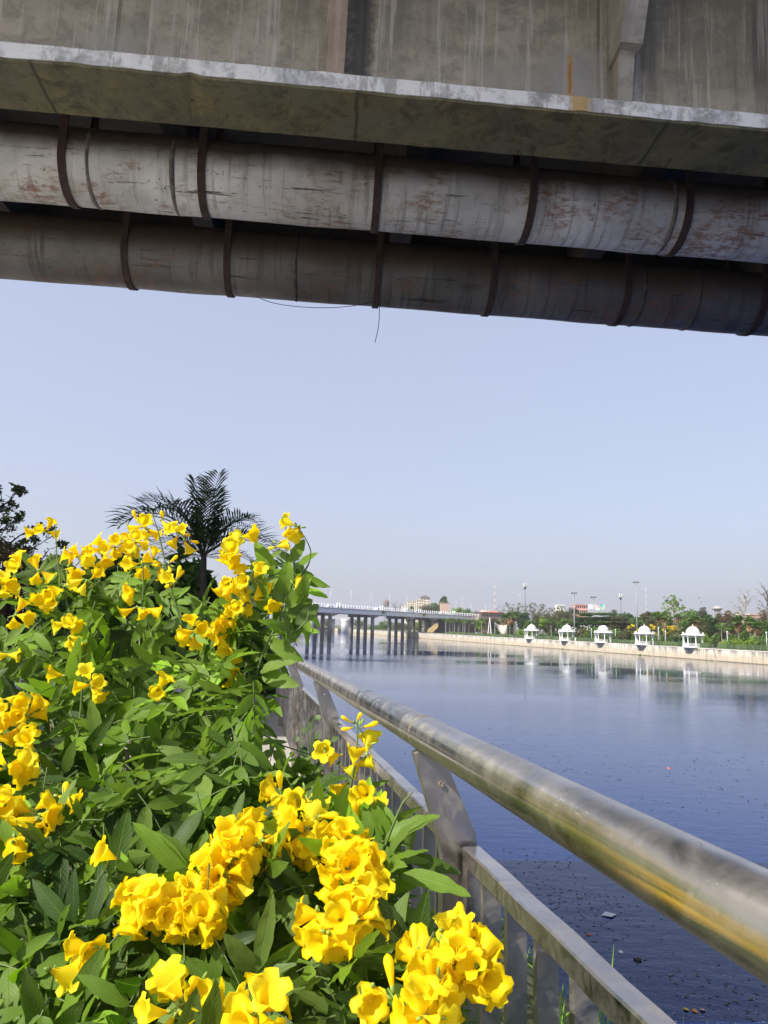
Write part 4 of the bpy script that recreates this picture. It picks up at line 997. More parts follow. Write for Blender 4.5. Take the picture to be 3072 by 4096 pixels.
cw = simple('white_cloth', (.75, .75, .74), rough=.9); cr_ = simple('red_cloth', (.35, .08, .07), rough=.9); cb = simple('blue_cloth', (.18, .2, .28), rough=.9); cp = simple('peach_cloth', (.5, .3, .22), rough=.9)
def inpav(px, a, b, z=.2): q = wpt(px, .9); return (q[0] + WN[0] * a + WD[0] * b, q[1] + WN[1] * a + WD[1] * b, BANK + z)
person(inpav(2578, .2, 1.2, .55), (-.6, -.8), cw, 'person dressed in white sitting in the pavilion before the yellow blossom trees')
person(inpav(2413, .3, 1.5, .45), (-.6, -.8), cp, 'person in peach clothing sitting in the spireless middle pavilion')
person(inpav(2413, .9, 1.0, .45), (-.8, -.5), cr_, 'person in red sitting right of the peach-clothed one in the middle pavilion')
person(W3(2205, 2.6), (-.9, -.3), cb, 'person in blue-grey walking behind the hedge between the first two pavilions', False)

# bins and promenade bits
for px, l in ((2442, 'round pale litter bin beside the middle pavilion'), (2302, 'white litter bin on the promenade between second and middle pavilion'), (2612, 'grey litter bin just right of the pavilion before the yellow blossoms')):
    q = W3(px, .75); mb = MB(); mb.lathe(q, [(.22, 0), (.26, .1), (.28, .8), (.24, .95), (.1, 1.05)], 12); root = thing('litter_bin', q, l, 'bin'); kid(mb, 'drum', cw if px < 2600 else GREYW, root, True)
    mb = MB(); mb.lathe(q + UP * 1.0, [(.3, 0), (.3, .05), (.1, .12)], 12); kid(mb, 'lid', GREYW, root)

# promenade posts and masts
def post_lamp(px, ytop, ybase, off, label, group='slim promenade lamp posts'):
    q = W3(px, off); h = hgt(px, ytop, q); root = thing('lamp_post', q, label, 'lamp', group)
    mb = MB(); mb.tube([q, q + UP * h * .93], [.12, .085], 8); kid(mb, 'pole', GREYW, root, True)
    mb = MB(); mb.lathe(q + UP * h * .93, [(.1, 0), (.16, .1), (.16, .35), (.05, .45)], 8); kid(mb, 'lamp_head', WHITE, root, True)
for px, yt, l in ((2003, 2505, 'slim lamp post between the white tripod and the tensile canopy'), (2064, 2487, 'slim lamp post right of the tensile canopy'), (2366, 2516, 'slim lamp post between second and middle pavilions'), (2462, 2518, 'slim lamp post right of the middle pavilion'),
                  (2635, 2510, 'slim lamp post under the paired fan palms'), (2662, 2526, 'short slim lamp post right of the paired fan palms'), (2909, 2527, 'slim lamp post right of the nearest pavilion'), (3066, 2530, 'slim lamp post at the right edge of the far promenade')):
    post_lamp(px, yt, 0, 4.5, l)
def mast(px, ytop, off, kind, label, r=.16):
    q = W3(px, off); h = hgt(px, ytop, q); root = thing('floodlight_mast' if kind == 'flood' else 'antenna_mast', q, label, 'mast'); u = wid(1, q)
    mb = MB(); mb.tube([q, q + UP * h * .97], [u * 3.2, u * 1.6], 10); kid(mb, 'pole', simple('galvanised', (.30, .31, .32), (.24, .25, .26), .5, 2) if kind == 'flood' else simple('mast_paint', (.16, .16, .17), rough=.6), root, True)
    mb = MB(); T = q + UP * h * .97
    if kind == 'flood':
        ring = MB(); ring.tube([T + np.array([math.cos(a) * u * 9, math.sin(a) * u * 9, 0]) for a in np.linspace(0, 2 * math.pi, 13)], u * .8, 4, cap=False); ring.tube([T - [u * 9, 0, 0], T + [u * 9, 0, 0]], u * .8, 4)
        kid(ring, 'head_frame', MAT['black'], root)
        for i in range(7):
            a = i * 2 * math.pi / 7 + .3; c = T + np.array([math.cos(a) * u * 10, math.sin(a) * u * 10, -u * 1])
            m3 = MB(); m3.box(c, (u * 4, u * 3, u * 4.5), [nrm([math.cos(a), math.sin(a), -.6]), nrm([-math.sin(a), math.cos(a), 0]), nrm([.6 * math.cos(a), .6 * math.sin(a), 1])]); kid(m3, 'floodlight', simple('lamp_housing', (.10, .10, .11), rough=.5) if i else GREYW, root)
        mb.lathe(T, [(u * 1.2, 0), (u * .6, u * 6)], 6); kid(mb, 'spike', GREYW, root)
    else:
        for i in range(6):
            a = i * math.pi / 3; z = -u * (4 if i % 2 else 9); c = T + np.array([math.cos(a) * u * 5, math.sin(a) * u * 5, z]); m3 = MB(); m3.box(c, (u * 2.2, u * 3, u * 14)); kid(m3, 'antenna_panel', WHITE if i % 3 != 1 else GREYW, root)
        mb.lathe(T + UP * (-u * 22), [(u * 2, 0), (u * 5, u * 5), (u * 5.5, u * 8), (u * 1.6, u * 10)], 10); kid(mb, 'collar', MAT['black'], root)
mast(2100, 2331, 45, 'ant', 'dark antenna mast with stacked panels above the umbrella-shaped bare trees')
mast(2298, 2368, 14, 'flood', 'grey floodlight mast rising beside the second pavilion')
mast(2376, 2385, 150, 'flood', 'distant floodlight mast above the colourful billboards')
mast(2485, 2374, 110, 'ant', 'short antenna mast with white panels between the floodlight masts')
mast(2549, 2323, 16, 'flood', 'tallest floodlight mast with a wide head above the yellow blossom trees')
def lattice(px, ytop, off, label, c1, c2, w=4):
    q = W3(px, off); h = hgt(px, ytop, q); u = wid(1, q); root = thing('lattice_tower', q, label, 'tower'); n = 14
    for col_, par, nm_ in ((c1, 0, 'painted_section'), (c2, 1, 'painted_section')):
        mb = MB()
        for i in range(n):
            if i % 2 != par: continue
            z0, z1 = h * i / n, h * (i + 1) / n; r0, r1 = u * w * (1 - .75 * i / n) / 2, u * w * (1 - .75 * (i + 1) / n) / 2
            cs = [(1, 1), (-1, 1), (-1, -1), (1, -1)]
            for j in range(4):
                a, b = cs[j], cs[(j + 1) % 4]; mb.tube([q + [a[0] * r0, a[1] * r0, z0], q + [a[0] * r1, a[1] * r1, z1]], u * .35, 3); mb.tube([q + [a[0] * r0, a[1] * r0, z0], q + [b[0] * r1, b[1] * r1, z1]], u * .25, 3)
        kid(mb, nm_, col_, root)
    mb = MB(); mb.lathe(q + UP * h * .93, [(u * .8, 0), (u * 1.4, u * 3), (u * .6, u * 9)], 6); kid(mb, 'dish', WHITE, root)
REDP = simple('red_tower_paint', (.45, .25, .22), rough=.6)
lattice(1978, 2342, 170, 'tall red and white lattice tower behind the end of the bridge', REDP, WHITE, 5)
lattice(2588, 2352, 300, 'faint thin lattice tower right of the tallest floodlight mast', GREYW, WHITE, 2.2)
lattice(2080, 2374, 220, 'thin plain tower left of the dark antenna mast', GREYW, GREYW, 2.5)

# ------------------------------------------------------------------ road bridge across the river
def bpt(px):                              # near edge of the road bridge seen in column px
    m = ray(px, hor(px)); m = m[:2] / m[1]; a = np.array([-30.4, 326.]); d = np.array([96.2, 156.]); A = np.array([[d[0], -m[0]], [d[1], -m[1]]]); t, Y = np.linalg.solve(A, -a); return m * Y
BX = nrm([96.2, 156.])[:2]; BN = np.array([-BX[1], BX[0]])          # BN points away from us
HD = CAMZ + 7.4                                                   # deck edge level
def B3(p, off, z): return np.array([p[0] + BN[0] * off, p[1] + BN[1] * off, z])
CG = simple('bridge_concrete', (.55, .55, .56), (.46, .46, .47), .85, .4); CGd = simple('pier_concrete', (.30, .28, .265), (.20, .19, .18), .85, .5); CGl = simple('fascia_concrete', (.86, .86, .87), (.76, .76, .77), .85, .3)
rb = thing('road_bridge', B3(bpt(1500), 8, WATER), 'grey concrete road bridge with a white balustrade crossing the river in the distance', 'bridge')
AX = [(*BX, 0), (*BN, 0), (0, 0, 1)]
jx = [860, 1130, 1352, 1524, 1678, 1815, 1950]; DW = 16.0
jp = [bpt(x) for x in jx]
jp.append(jp[-1] + BX * 60)
for i in range(len(jp) - 1):
    a, b = jp[i], jp[i + 1]; L = np.linalg.norm(b - a) - .35; c = (a + b) / 2
    mb = MB()
    mb.box(B3(c, DW / 2, HD - .18), (L, DW + .5, .36), AX); kid(mb, 'deck_slab', CG, rb)
    mb = MB()
    for off in (.30, DW - .30): mb.box(B3(c, off, HD - 1.33), (L, .55, 1.94), AX)
    kid(mb, 'edge_girder', CGl, rb)
    mb = MB()
    for off in (4, 8, 12): mb.box(B3(c, off, HD - 1.1), (L, .6, 1.45), AX)
    kid(mb, 'inner_girder', CGd, rb)
BAL = simple('balustrade_white', (.84, .85, .88), rough=.6)
# balustrade: posts with round heads, grey panel rails; taller pairs at the joints
La = np.linalg.norm(jp[-1] - jp[0]); mb = MB(); stf = MB()
for off, r0 in ((.15, 0), (DW - .15, 1)):
    m2 = MB(); c = (jp[0] + jp[-1]) / 2
    for z, hh in ((.12, .22), (.85, .1), (.5, .06)): m2.box(B3(c, off, HD + z), (La, .12, hh), AX)
    kid(m2, 'balustrade_rails', simple('rail_grey', (.66, .68, .72), rough=.6), rb)
pos = list(np.arange(.6, La, 2.35)); 
near_posts = [t for t in pos if 1200 < 1536 + F * (jp[0] + BX * t)[0] / (jp[0] + BX * t)[1] < 2010]
for t in pos:
    p = jp[0] + BX * t; m3 = MB(); B = B3(p, .15, HD)
    m3.box(B + UP * .55, (.30, .28, 1.1), AX); m3.lathe(B + UP * 1.1, [(.12, 0), (.2, .08), (.3, .22), (.3, .38), (.2, .52), (.05, .6)], 8)
    if t in near_posts: kid(m3, 'baluster', BAL, rb)
    else: stf.add(np.concatenate(m3.v), m3.f)
for t in pos: p = jp[0] + BX * t; stf.box(B3(p, DW - .15, HD + .6), (.28, .28, 1.3), AX)
tag(kid(stf, 'far_balusters', BAL, rb), kind='stuff')
for i in range(1, len(jp) - 1):
    for s in (-1.0, 1.3):
        m3 = MB(); B = B3(jp[i] + BX * s, .1, HD); m3.box(B + UP * .8, (.5, .5, 1.6), AX); m3.box(B + UP * 1.65, (.62, .62, .12), AX); m3.lathe(B + UP * 1.7, [(.15, 0), (.3, .12), (.36, .35), (.28, .6), (.06, .75)], 10); kid(m3, 'joint_pillar', BAL, rb)
# piers: four round columns under a cap
for k, px in enumerate((1135, 1326, 1496, 1643, 1737, 1842)):
    p = bpt(px) + BN * .9; span = 12.4
    mb = MB(); 
    mb.box(B3(p, span / 2, HD - 2.95), (2.8, span + 3.0, 1.25), AX)
    mb.prism([(-1.3, -2.33), (1.3, -2.33), (5.6, -2.31), (5.6, -2.75), (1.6, -3.7), (-1.6, -3.7), (-5.6, -2.75), (-5.6, -2.31)], B3(p, -.6, HD), (*BX, 0), UP, (*BN, 0), .9)
    kid(mb, 'pier_cap', CGd, rb)
    for j in range(4):
        q = B3(p, span * j / 3, WATER - .4); mb = MB(); mb.tube([q, q + UP * (HD - 3.0 - q[2])], .92, 18); kid(mb, 'column', CGd, rb, True)
def bridge_lamp(px, ytop, label, single=False, off=8.0):
    p = bpt(px); q = B3(p, off, HD); m = ray(px, hor(px)); m = m[:2] / m[1]
    # slide along the deck so that the pole stands in column px
    A = np.array([[BX[0], -m[0]], [BX[1], -m[1]]]); t, Y = np.linalg.solve(A, -q[:2]); q = np.array([m[0] * Y, Y, HD]); h = hgt(px, ytop, q)
    root = thing('street_lamp', q, label, 'street lamp', 'twin-armed street lamps on the road bridge'); mb = MB(); mb.tube([q, q + UP * h], [.17, .10], 8); kid(mb, 'pole', GREYW, root, True)
    T = q + UP * h * .97
    for s in ((-1, 1) if not single else (1,)):
        m2 = MB(); m2.tube([T, T + np.array([s * .9, 0, .35]), T + np.array([s * 1.9, 0, .2])], .07, 5); kid(m2, 'arm', GREYW, root)
        m2 = MB(); m2.box(T + np.array([s * 2.3, 0, .16]), (1.1, .4, .2)); kid(m2, 'lamp_head', GREYW, root)
    m2 = MB(); m2.tube([T + np.array([-.9, 0, -.7]), T + np.array([.9, 0, -.7])], .05, 4); kid(m2, 'crossbar', GREYW, root)
for a in ((1237, 2348, 'twin-armed street lamp on the bridge nearest the flowering shrub'), (1319, 2357, 'second twin-armed street lamp from the left on the bridge'), (1402, 2364, 'twin-armed street lamp with a box on its pole, on the bridge', False), (1481, 2372, 'twin-armed street lamp on the bridge, left of the domed water tank'),
          (1555, 2378, 'twin-armed street lamp right beside the domed water tank'), (1626, 2384, 'twin-armed street lamp left of the cream apartment block'), (1823, 2402, 'twin-armed street lamp right of the tan block'), (1848, 2388, 'single-headed lamp pole above the bridge, near its right end', True), (1883, 2411, 'twin-armed street lamp above the right end of the bridge'), (1941, 2417, 'last twin-armed street lamp, above the red roof')):
    bridge_lamp(*a)
# cars on the bridge deck
CARM = [simple('car_white', (.7, .7, .72), rough=.3), simple('car_silver', (.45, .46, .48), rough=.3), simple('car_red', (.4, .05, .04), rough=.3)]
GL = simple('car_glass', (.03, .04, .05), rough=.1); TY = simple('tyre', (.02, .02, .02), rough=.8)
def car(px, m, label, p=None, axd=None):
    if p is None: q = bpt(px) + BN * 4; q = np.array([q[0], q[1], HD])
    else: q = np.asarray(p, float)
    a = (*BX, 0) if axd is None else (*axd, 0); n = tuple(np.cross(UP, a)); root = thing('car', q, label, 'car'); mb = MB()
    mb.prism([(-2.1, .3), (2.1, .3), (2.15, .7), (1.9, .85), (1.1, .92), (.5, 1.4), (-1.0, 1.42), (-1.7, .98), (-2.1, .9)], q - np.array(n) * .85, a, UP, n, 1.7); kid(mb, 'body', m, root)
    mb = MB(); mb.prism([(-1.45, .95), (.95, .95), (.48, 1.33), (-.95, 1.35)], q - np.array(n) * .87, a, UP, n, 1.74); kid(mb, 'windows', GL, root)
    for s in (-1.3, 1.3):
        for w in (-.8, .8): mb = MB(); c = q + np.array(a) * s + np.array(n) * w + UP * .32; mb.tube([c - np.array(n) * .1, c + np.array(n) * .1], .32, 12); kid(mb, 'wheel', TY, root)
for px, m, l in ((1345, 0, 'white car on the bridge left of the first joint'), (1380, 1, 'silver car on the bridge right of the first joint'), (1535, 0, 'white car on the bridge below the domed water tank'), (1790, 1, 'silver car on the bridge near the tan block')): car(px, CARM[m], l)
# greenery sprouting from joints
for px, l in ((1530, 'weeds hanging from the bridge joint below the water tank'), (1692, 'small weeds sprouting at the bridge joint left of the tan block')):
    p = B3(bpt(px), -.2, HD - .6); mb = MB(); leafcloud(mb, p, (2.3, .7, 1.0), 260, .28, np.random.default_rng(px)); tag(mb.build('weeds', MAT['lf_bright'], loc=p), l, 'weeds')

# the older white-piered bridge behind
ob = thing('white_pier_bridge', (-40, 600, WATER), 'second bridge on broad round white piers, seen through the road bridge', 'bridge')
PW = simple('pier_white', (.72, .72, .72), (.58, .58, .57), .8, .4)
for px, w in ((1180, 14), (1243, 24), (1267, 12), (1334, 10), (1381, 32), (1408, 12), (1458, 11)):
    q = at(px, hor(px), 560 if w > 15 else 600); q = np.array([q[0], q[1], WATER - .3]); mb = MB(); r_ = wid(w, q) / 2; zt = CAMZ + 4.2
    mb.lathe(q, [(r_, 0), (r_, (zt - q[2]) * .7), (r_ * 1.05, (zt - q[2]) * .85), (r_ * 1.25, zt - q[2])], 24); kid(mb, 'pier', PW, ob, True)
mb = MB(); a, b = at(900, 2450, 585), at(1490, 2450, 600); c = (a + b) / 2; dd = nrm([b[0] - a[0], b[1] - a[1], 0]); mb.box((c[0], c[1], CAMZ + 5.2), (np.linalg.norm(b - a), 14, 2.0), [dd, np.cross(UP, dd), UP]); kid(mb, 'deck', CG, ob)

# ------------------------------------------------------------------ far bank plants and buildings
def P_(px, ytop, w, off): q = W3(px, off); return q, hgt(px, ytop, q), wid(w, q)
def T_(px, ytop, w, off, label, **k): q, h, ww = P_(px, ytop, w, off); return tree(q, h, ww, label, seed=px, **k)
bare = lambda px, yt, w, off, label, **k: (lambda r: bare_tree(r[0], r[1], r[2], label, seed=px, **k))(P_(px, yt, w, off))
bare(2055, 2411, 120, 75, 'broad umbrella-shaped leafless tree behind the fan palms', bark='bark', umb=True, n1=22, leaf='lf_olive', nleaf=.25)
bare(2148, 2412, 115, 80, 'second umbrella-shaped leafless tree, right of the antenna mast', bark='bark', umb=True, n1=22, leaf='lf_olive', nleaf=.3)
T_(1952, 2462, 55, 30, 'brownish thin tree behind the white tripod', leaf='lf_brown', clumps=16)
T_(1925, 2466, 45, 8, 'bright green tree at the end of the bridge left of the tripod', leaf='lf_bright', clumps=14)
for px, l in ((2018, 'left one of the fan palm trio beside the tensile canopy'), (2040, 'tallest middle one of the fan palm trio beside the tensile canopy'), (2058, 'right one of the fan palm trio beside the tensile canopy')):
    q, h, w = P_(px, 2447 + (px % 3) * 4, 50, 9); fan_palm(q, h, w, l, px, .7, 'lf_mid', group='fan palms')
T_(2092, 2443, 62, 40, 'dark green rounded tree right of the fan palm trio', leaf='lf_dark', dens=1.2)
T_(2150, 2452, 60, 26, 'yellow-green tree behind the leftmost pavilion', leaf='lf_olive')
T_(2172, 2460, 45, 16, 'thin straight-trunked tree between the first two pavilions', leaf='lf_bright', crown_lo=.45, clumps=12)
T_(2232, 2428, 110, 48, 'wide brown-green sparse tree behind the second pavilion', leaf='lf_olive', clumps=40, per=110)
T_(2290, 2434, 80, 75, 'greyish distant tree left of the floodlight mast', leaf='lf_grey')
q, h, w = P_(2205, 2476, 52, 6); feather_palm(q, h, w, 'drooping feather palm between the first two pavilions', 5, nl=14, group='feather palms')
for px, yt, w_, l in ((2345, 2440, 120, 'dense dark green layered tree behind the frangipani bushes'), (2412, 2438, 120, 'large dark layered tree right behind the middle pavilion'), (2470, 2457, 90, 'olive-tinted layered tree right of the middle pavilion')):
    T_(px, yt, w_, 22, l, leaf='lf_dark' if px < 2450 else 'lf_olive', shape='layer', crown_lo=.12, clumps=90, per=150, dens=1.2)
T_(2460, 2440, 70, 80, 'grey-green distant tree beneath the short antenna mast', leaf='lf_grey')
T_(2515, 2445, 75, 70, 'blue-grey round distant tree left of the tallest mast', leaf='lf_dark')
T_(2580, 2437, 65, 40, 'light brown-green sparse tree right of the tallest mast', leaf='lf_olive', bark='bark_pale', dens=.55)
T_(2622, 2436, 80, 46, 'mid-green tree behind the paired fan palms', leaf='lf_mid')
for px, yt, w_, l in ((2535, 2490, 40, 'yellow-blossomed tree at the foot of the tallest mast'), (2608, 2500, 52, 'yellow-blossomed tree behind the fourth pavilion'), (2682, 2491, 56, 'yellow-blossomed tree right of the paired fan palms')):
    T_(px, yt, w_, 13, l, leaf='lf_olive', crown_lo=.25, clumps=12, per=26, blossom=('lf_yellow', 16, .14, 70))
for px, yt, l in ((2632, 2446, 'left one of the paired fan palms with brown dead-leaf skirts'), (2658, 2448, 'right one of the paired fan palms with brown dead-leaf skirts')):
    q, h, w = P_(px, yt, 46, 7); fan_palm(q, h, w, l, px, 1.4, 'lf_mid', group='fan palms')
bare(2698, 2390, 100, 44, 'pale-branched sparse tree with light green tips rising above the others', bark='bark_pale', leaf='lf_bright', nleaf=.5, n1=16, fork=.4)
q, h, w = P_(2712, 2456, 40, 16); fan_palm(q, h, w, 'slender fan palm between the yellow blossoms and nearest pavilion', 2712, .5, group='fan palms')
q, h, w = P_(2775, 2459, 60, 12); fan_palm(q, h, w, 'broad fan palm directly behind the nearest pavilion dome', 2775, .8, group='fan palms')
T_(2730, 2462, 60, 30, 'brown-green tree behind the slender fan palm', leaf='lf_olive')
T_(2775, 2432, 80, 60, 'distant green tree behind the nearest pavilion', leaf='lf_mid'); T_(2818, 2430, 60, 66, 'loose pale green distant tree left of the flying-saucer water tower', leaf='lf_grey')
T_(2836, 2452, 78, 34, 'dark blue-green tree right of the nearest pavilion', leaf='lf_dark', dens=1.3)
T_(2912, 2436, 56, 40, 'reddish-brown sparse tree right of the water tower', leaf='lf_brown', bark='bark_pale', dens=.8)
T_(2955, 2441, 52, 85, 'rounded distant pale green tree left of the bare tree', leaf='lf_mid')
T_(3040, 2470, 60, 50, 'dark low tree in front of the pink building', leaf='lf_dark')
T_(3065, 2440, 60, 60, 'purplish leafless thicket tree at the right edge', leaf='lf_brown', dens=.35)
bare(2984, 2363, 115, 38, 'tall pale leafless tree with horizontal branches near the right edge', bark='bark_pale', n1=18, fork=.42)
bare(3078, 2342, 130, 36, 'tall dark leafless tree cut by the right edge', bark='bark', n1=18, fork=.35)
for px, yt, w_, off, l in ((2955, 2462, 62, 9, 'big fan palm with a brown skirt right of the lamp post'), (3003, 2465, 58, 11, 'big fan palm in the middle of the right-hand palm cluster'), (3032, 2486, 52, 8, 'lower fan palm at the right of the palm cluster'), (2925, 2500, 40, 14, 'small fan palm at the left of the right-hand palm cluster')):
    q, h, w = P_(px, yt, w_, off); fan_palm(q, h, w, l, px, .8, 'lf_mid', 34, group='fan palms')
q, h, w = P_(2887, 2495, 62, 5); feather_palm(q, h, w, 'feather palm between the nearest pavilion and the lamp post', 6, nl=14, group='feather palms')
q, h, w = P_(2716, 2512, 70, 6); feather_palm(q, h, w, 'drooping olive feather palm just left of the nearest pavilion', 7, 'lf_olive', nl=14, group='feather palms')
# promenade bushes
def Bu(px, yt, w_, off, l, **k): q, h, w = P_(px, yt, w_, off); bush(q, w, h, l, seed=px, **k)
Bu(2082, 2512, 34, 5, 'bright green rounded bush left of the leftmost pavilion'); Bu(1985, 2515, 40, 8, 'dark bush beside the white tripod', leaf='lf_dark')
Bu(2315, 2503, 62, 9, 'frangipani bush with white blossoms left of the middle pavilion', leaf='lf_olive', blossom=('white', 22), n=1500); Bu(2372, 2504, 60, 9, 'frangipani bush with a few white blossoms behind the lamp post', leaf='lf_mid', blossom=('white', 14), n=1500)
Bu(2455, 2507, 44, 8, 'dull green shrub just right of the middle pavilion', leaf='lf_mid', n=1300); Bu(2505, 2506, 58, 8, 'dull olive shrub between the middle and fourth pavilions', leaf='lf_olive', n=1500)
Bu(2545, 2525, 40, 7, 'dark low bush left of the fourth pavilion', leaf='lf_dark'); Bu(2632, 2532, 40, 10, 'green low bush right of the fourth pavilion', leaf='lf_mid'); Bu(2580, 2535, 30, 8, 'bright bush seen through the fourth pavilion'); Bu(2690, 2532, 50, 9, 'dark green bush under the yellow blossoms', leaf='lf_dark')
Bu(2820, 2528, 40, 8, 'bright green bush right of the nearest pavilion'); Bu(2857, 2532, 40, 7, 'clipped rounded bush on a short trunk', leaf='lf_mid', n=1800); Bu(2900, 2556, 44, 4, 'low clipped bush before the feather palm')
Bu(2950, 2545, 50, 5, 'bright yellow-green bush under the big fan palm'); Bu(3000, 2542, 56, 5, 'bright yellow-green bush in the middle of the palm cluster'); Bu(3050, 2548, 56, 5, 'dull green bush near the right edge', leaf='lf_mid'); Bu(2235, 2525, 40, 10, 'dark bush behind the feather palm and second pavilion', leaf='lf_dark'); Bu(2160, 2530, 44, 9, 'dark bush seen through the leftmost pavilion', leaf='lf_dark')
Bu(2750, 2535, 60, 10, 'dark bush seen through the nearest pavilion', leaf='lf_dark'); Bu(2420, 2530, 60, 10, 'dark bush seen through the middle pavilion', leaf='lf_dark')
# royal palms beneath the bridge end
for i, px in enumerate((1783, 1799, 1811, 1818, 1833, 1852, 1860, 1876, 1901, 1926)):
    q, h, w = P_(px, 2474 + (i * 5) % 9, 36, 5 + (i % 3) * 2)
    feather_palm(q, h, w, ['leftmost small palm by the wall under the bridge end', 'second small palm from the left under the bridge', 'third small palm from the left under the bridge', 'fourth small palm from the left, touching its neighbour', 'fifth small palm from the left under the bridge', 'sixth small palm, first right of the gap', 'seventh small palm, right behind the sixth', 'eighth small palm from the left beneath the bridge end', 'ninth small palm, left of the white tripod', 'tenth small palm, closest to the white tripod'][i], 30 + i, 'lf_olive' if i % 3 == 1 else 'lf_mid', 11, group='small palms below the bridge end', nl=9, lw=.09, tr=.022)

# trees behind the bridge
T_(1738, 2400, 60, 130, 'rounded green tree right of the apartment block', leaf='lf_mid', clumps=26); T_(1773, 2388, 36, 120, 'dark round tree rising above the tan block', leaf='lf_dark', crown_lo=.5, dens=1.4)
T_(1702, 2418, 70, 120, 'brownish leafless-looking tree before the apartment block', leaf='lf_brown'); bare(1585, 2399, 60, 150, 'leafless round tree left of the apartment block', bark='bark', umb=True, n1=20)
T_(1820, 2425, 70, 60, 'bright green tree above the bridge right of the tan block', leaf='lf_bright'); T_(1865, 2430, 60, 70, 'mid-green tree above the bridge rail', leaf='lf_mid'); T_(1910, 2438, 60, 66, 'brownish tree above the right end of the bridge', leaf='lf_brown')
T_(1640, 2425, 36, 100, 'small green tree in front of the apartment block left wing', leaf='lf_mid')
# greenery below the deck, beyond the piers
for px, yt, w_, lf, l in ((1600, 2487, 60, 'lf_olive', 'olive bushy tree between the third and fourth piers'), (1670, 2484, 56, 'lf_bright', 'light green tree right of the fourth pier row'), (1545, 2480, 60, 'lf_mid', 'green tree behind the third pier row'), (1640, 2488, 40, 'lf_brown', 'brownish tree seen between the fourth pier columns')):
    T_(px, yt, w_, 14, l, leaf=lf, crown_lo=.1)
q = at(1500, hor(1500), 640); mb = MB(); hp = thing('creeper_hedge', (q[0], q[1], WATER + 1.6), 'dense dark green creeper-covered embankment behind the second pier row', 'hedge')
for i in range(16): leafcloud(mb, (q[0] - 4 + i * 2.3, q[1] - 12, WATER + 4.2), (2.6, 3, 3.0), 300, .5, np.random.default_rng(i), 1, (.3, .9))
kid(mb, 'foliage', MAT['lf_mid'], hp)
for i, (px, yt, w_, lf) in enumerate(((1190, 2470, 70, 'lf_mid'), (1255, 2474, 60, 'lf_olive'), (1310, 2470, 60, 'lf_olive'), (1390, 2472, 60, 'lf_mid'), (1435, 2474, 50, 'lf_mid'))):
    q = at(px, hor(px), 740); q = np.array([q[0], q[1], WATER + 1.6]); tree(q, hgt(px, yt, q), wid(w_, q), ['distant tree seen left of the first pier row', 'distant olive tree between the first pier columns', 'distant olive tree right of the first piers', 'distant green tree behind the broad white pier', 'distant green tree left of the second pier row'][i], lf, seed=px, crown_lo=.1)

# low greenery and a farther row filling the garden behind the promenade
for px, yt, w_, off, lf, l in ((1975, 2460, 60, 34, 'lf_olive', 'olive tree behind the tensile canopy'), (2030, 2470, 60, 24, 'lf_dark', 'dark tree directly behind the fan palm trio'), (2120, 2470, 60, 20, 'lf_mid', 'rounded green tree just behind the leftmost pavilion dome'), (2200, 2455, 70, 38, 'lf_olive', 'olive tree behind the feather palm and leftmost two pavilions'), (2262, 2462, 66, 24, 'lf_mid', 'green tree right behind the second pavilion dome'),
        (2300, 2466, 56, 20, 'lf_olive', 'olive tree just right of the second pavilion at the mast foot'), (2545, 2462, 60, 30, 'lf_mid', 'green tree behind the tallest mast'), (2600, 2466, 66, 22, 'lf_olive', 'olive tree behind the fourth pavilion and its blossoms'), (2665, 2458, 66, 30, 'lf_mid', 'green tree behind and right of the paired fan palms'), (2745, 2468, 60, 24, 'lf_mid', 'green tree left behind the nearest pavilion'),
        (2805, 2470, 60, 20, 'lf_olive', 'olive tree right behind the nearest pavilion'), (2880, 2458, 66, 44, 'lf_olive', 'olive tree below the pale water tower'), (2935, 2464, 60, 34, 'lf_grey', 'greyish tree left of the right-hand palm cluster'), (2985, 2472, 60, 28, 'lf_mid', 'green tree behind the right-hand palm cluster'), (3075, 2480, 60, 20, 'lf_mid', 'green tree behind the lamp post at the right edge')):
    T_(px, yt, w_, off, l, leaf=lf, crown_lo=.06)
for i, (px, yt, w_, l) in enumerate(((2040, 2515, 60, 'dark low shrub beneath the fan palm trio'), (2110, 2516, 56, 'low shrub left behind the leftmost pavilion'), (2195, 2518, 60, 'low shrub at the foot of the feather palm between first pavilions'), (2270, 2520, 60, 'low shrub seen through the second pavilion'), (2480, 2522, 60, 'low shrub between the two right-hand dull shrubs'), (2600, 2528, 60, 'low shrub just right behind the fourth pavilion'), (2660, 2530, 50, 'low shrub below the paired fan palms'), (2730, 2528, 56, 'low shrub left of the nearest pavilion'), (2790, 2534, 60, 'low shrub right behind the nearest pavilion'), (2925, 2538, 60, 'low shrub between lamp post and palm cluster'), (2975, 2540, 60, 'low shrub behind the bright bushes of the palm cluster'), (3030, 2535, 60, 'low shrub right of the palm cluster'))):
    q, h, w = P_(px, yt, w_, 12); bush(q, w, h, l, ('lf_dark', 'lf_mid')[i % 2], px, 1300)
# abutment under the bridge end; the deck's shade is in its dark colour
mb = MB(); a, b = bpt(1775) + BX * 4, bpt(1950) + BX * 55; c = (a + b) / 2; mb.box(B3(c, DW / 2 + .4, (HD - 2.4 + BANK) / 2), (np.linalg.norm(b - a), DW - 2, HD - 2.4 - BANK), AX); kid(mb, 'abutment', simple('abutment_shade', (.10, .10, .11), (.07, .07, .08), .9, .4), rb)

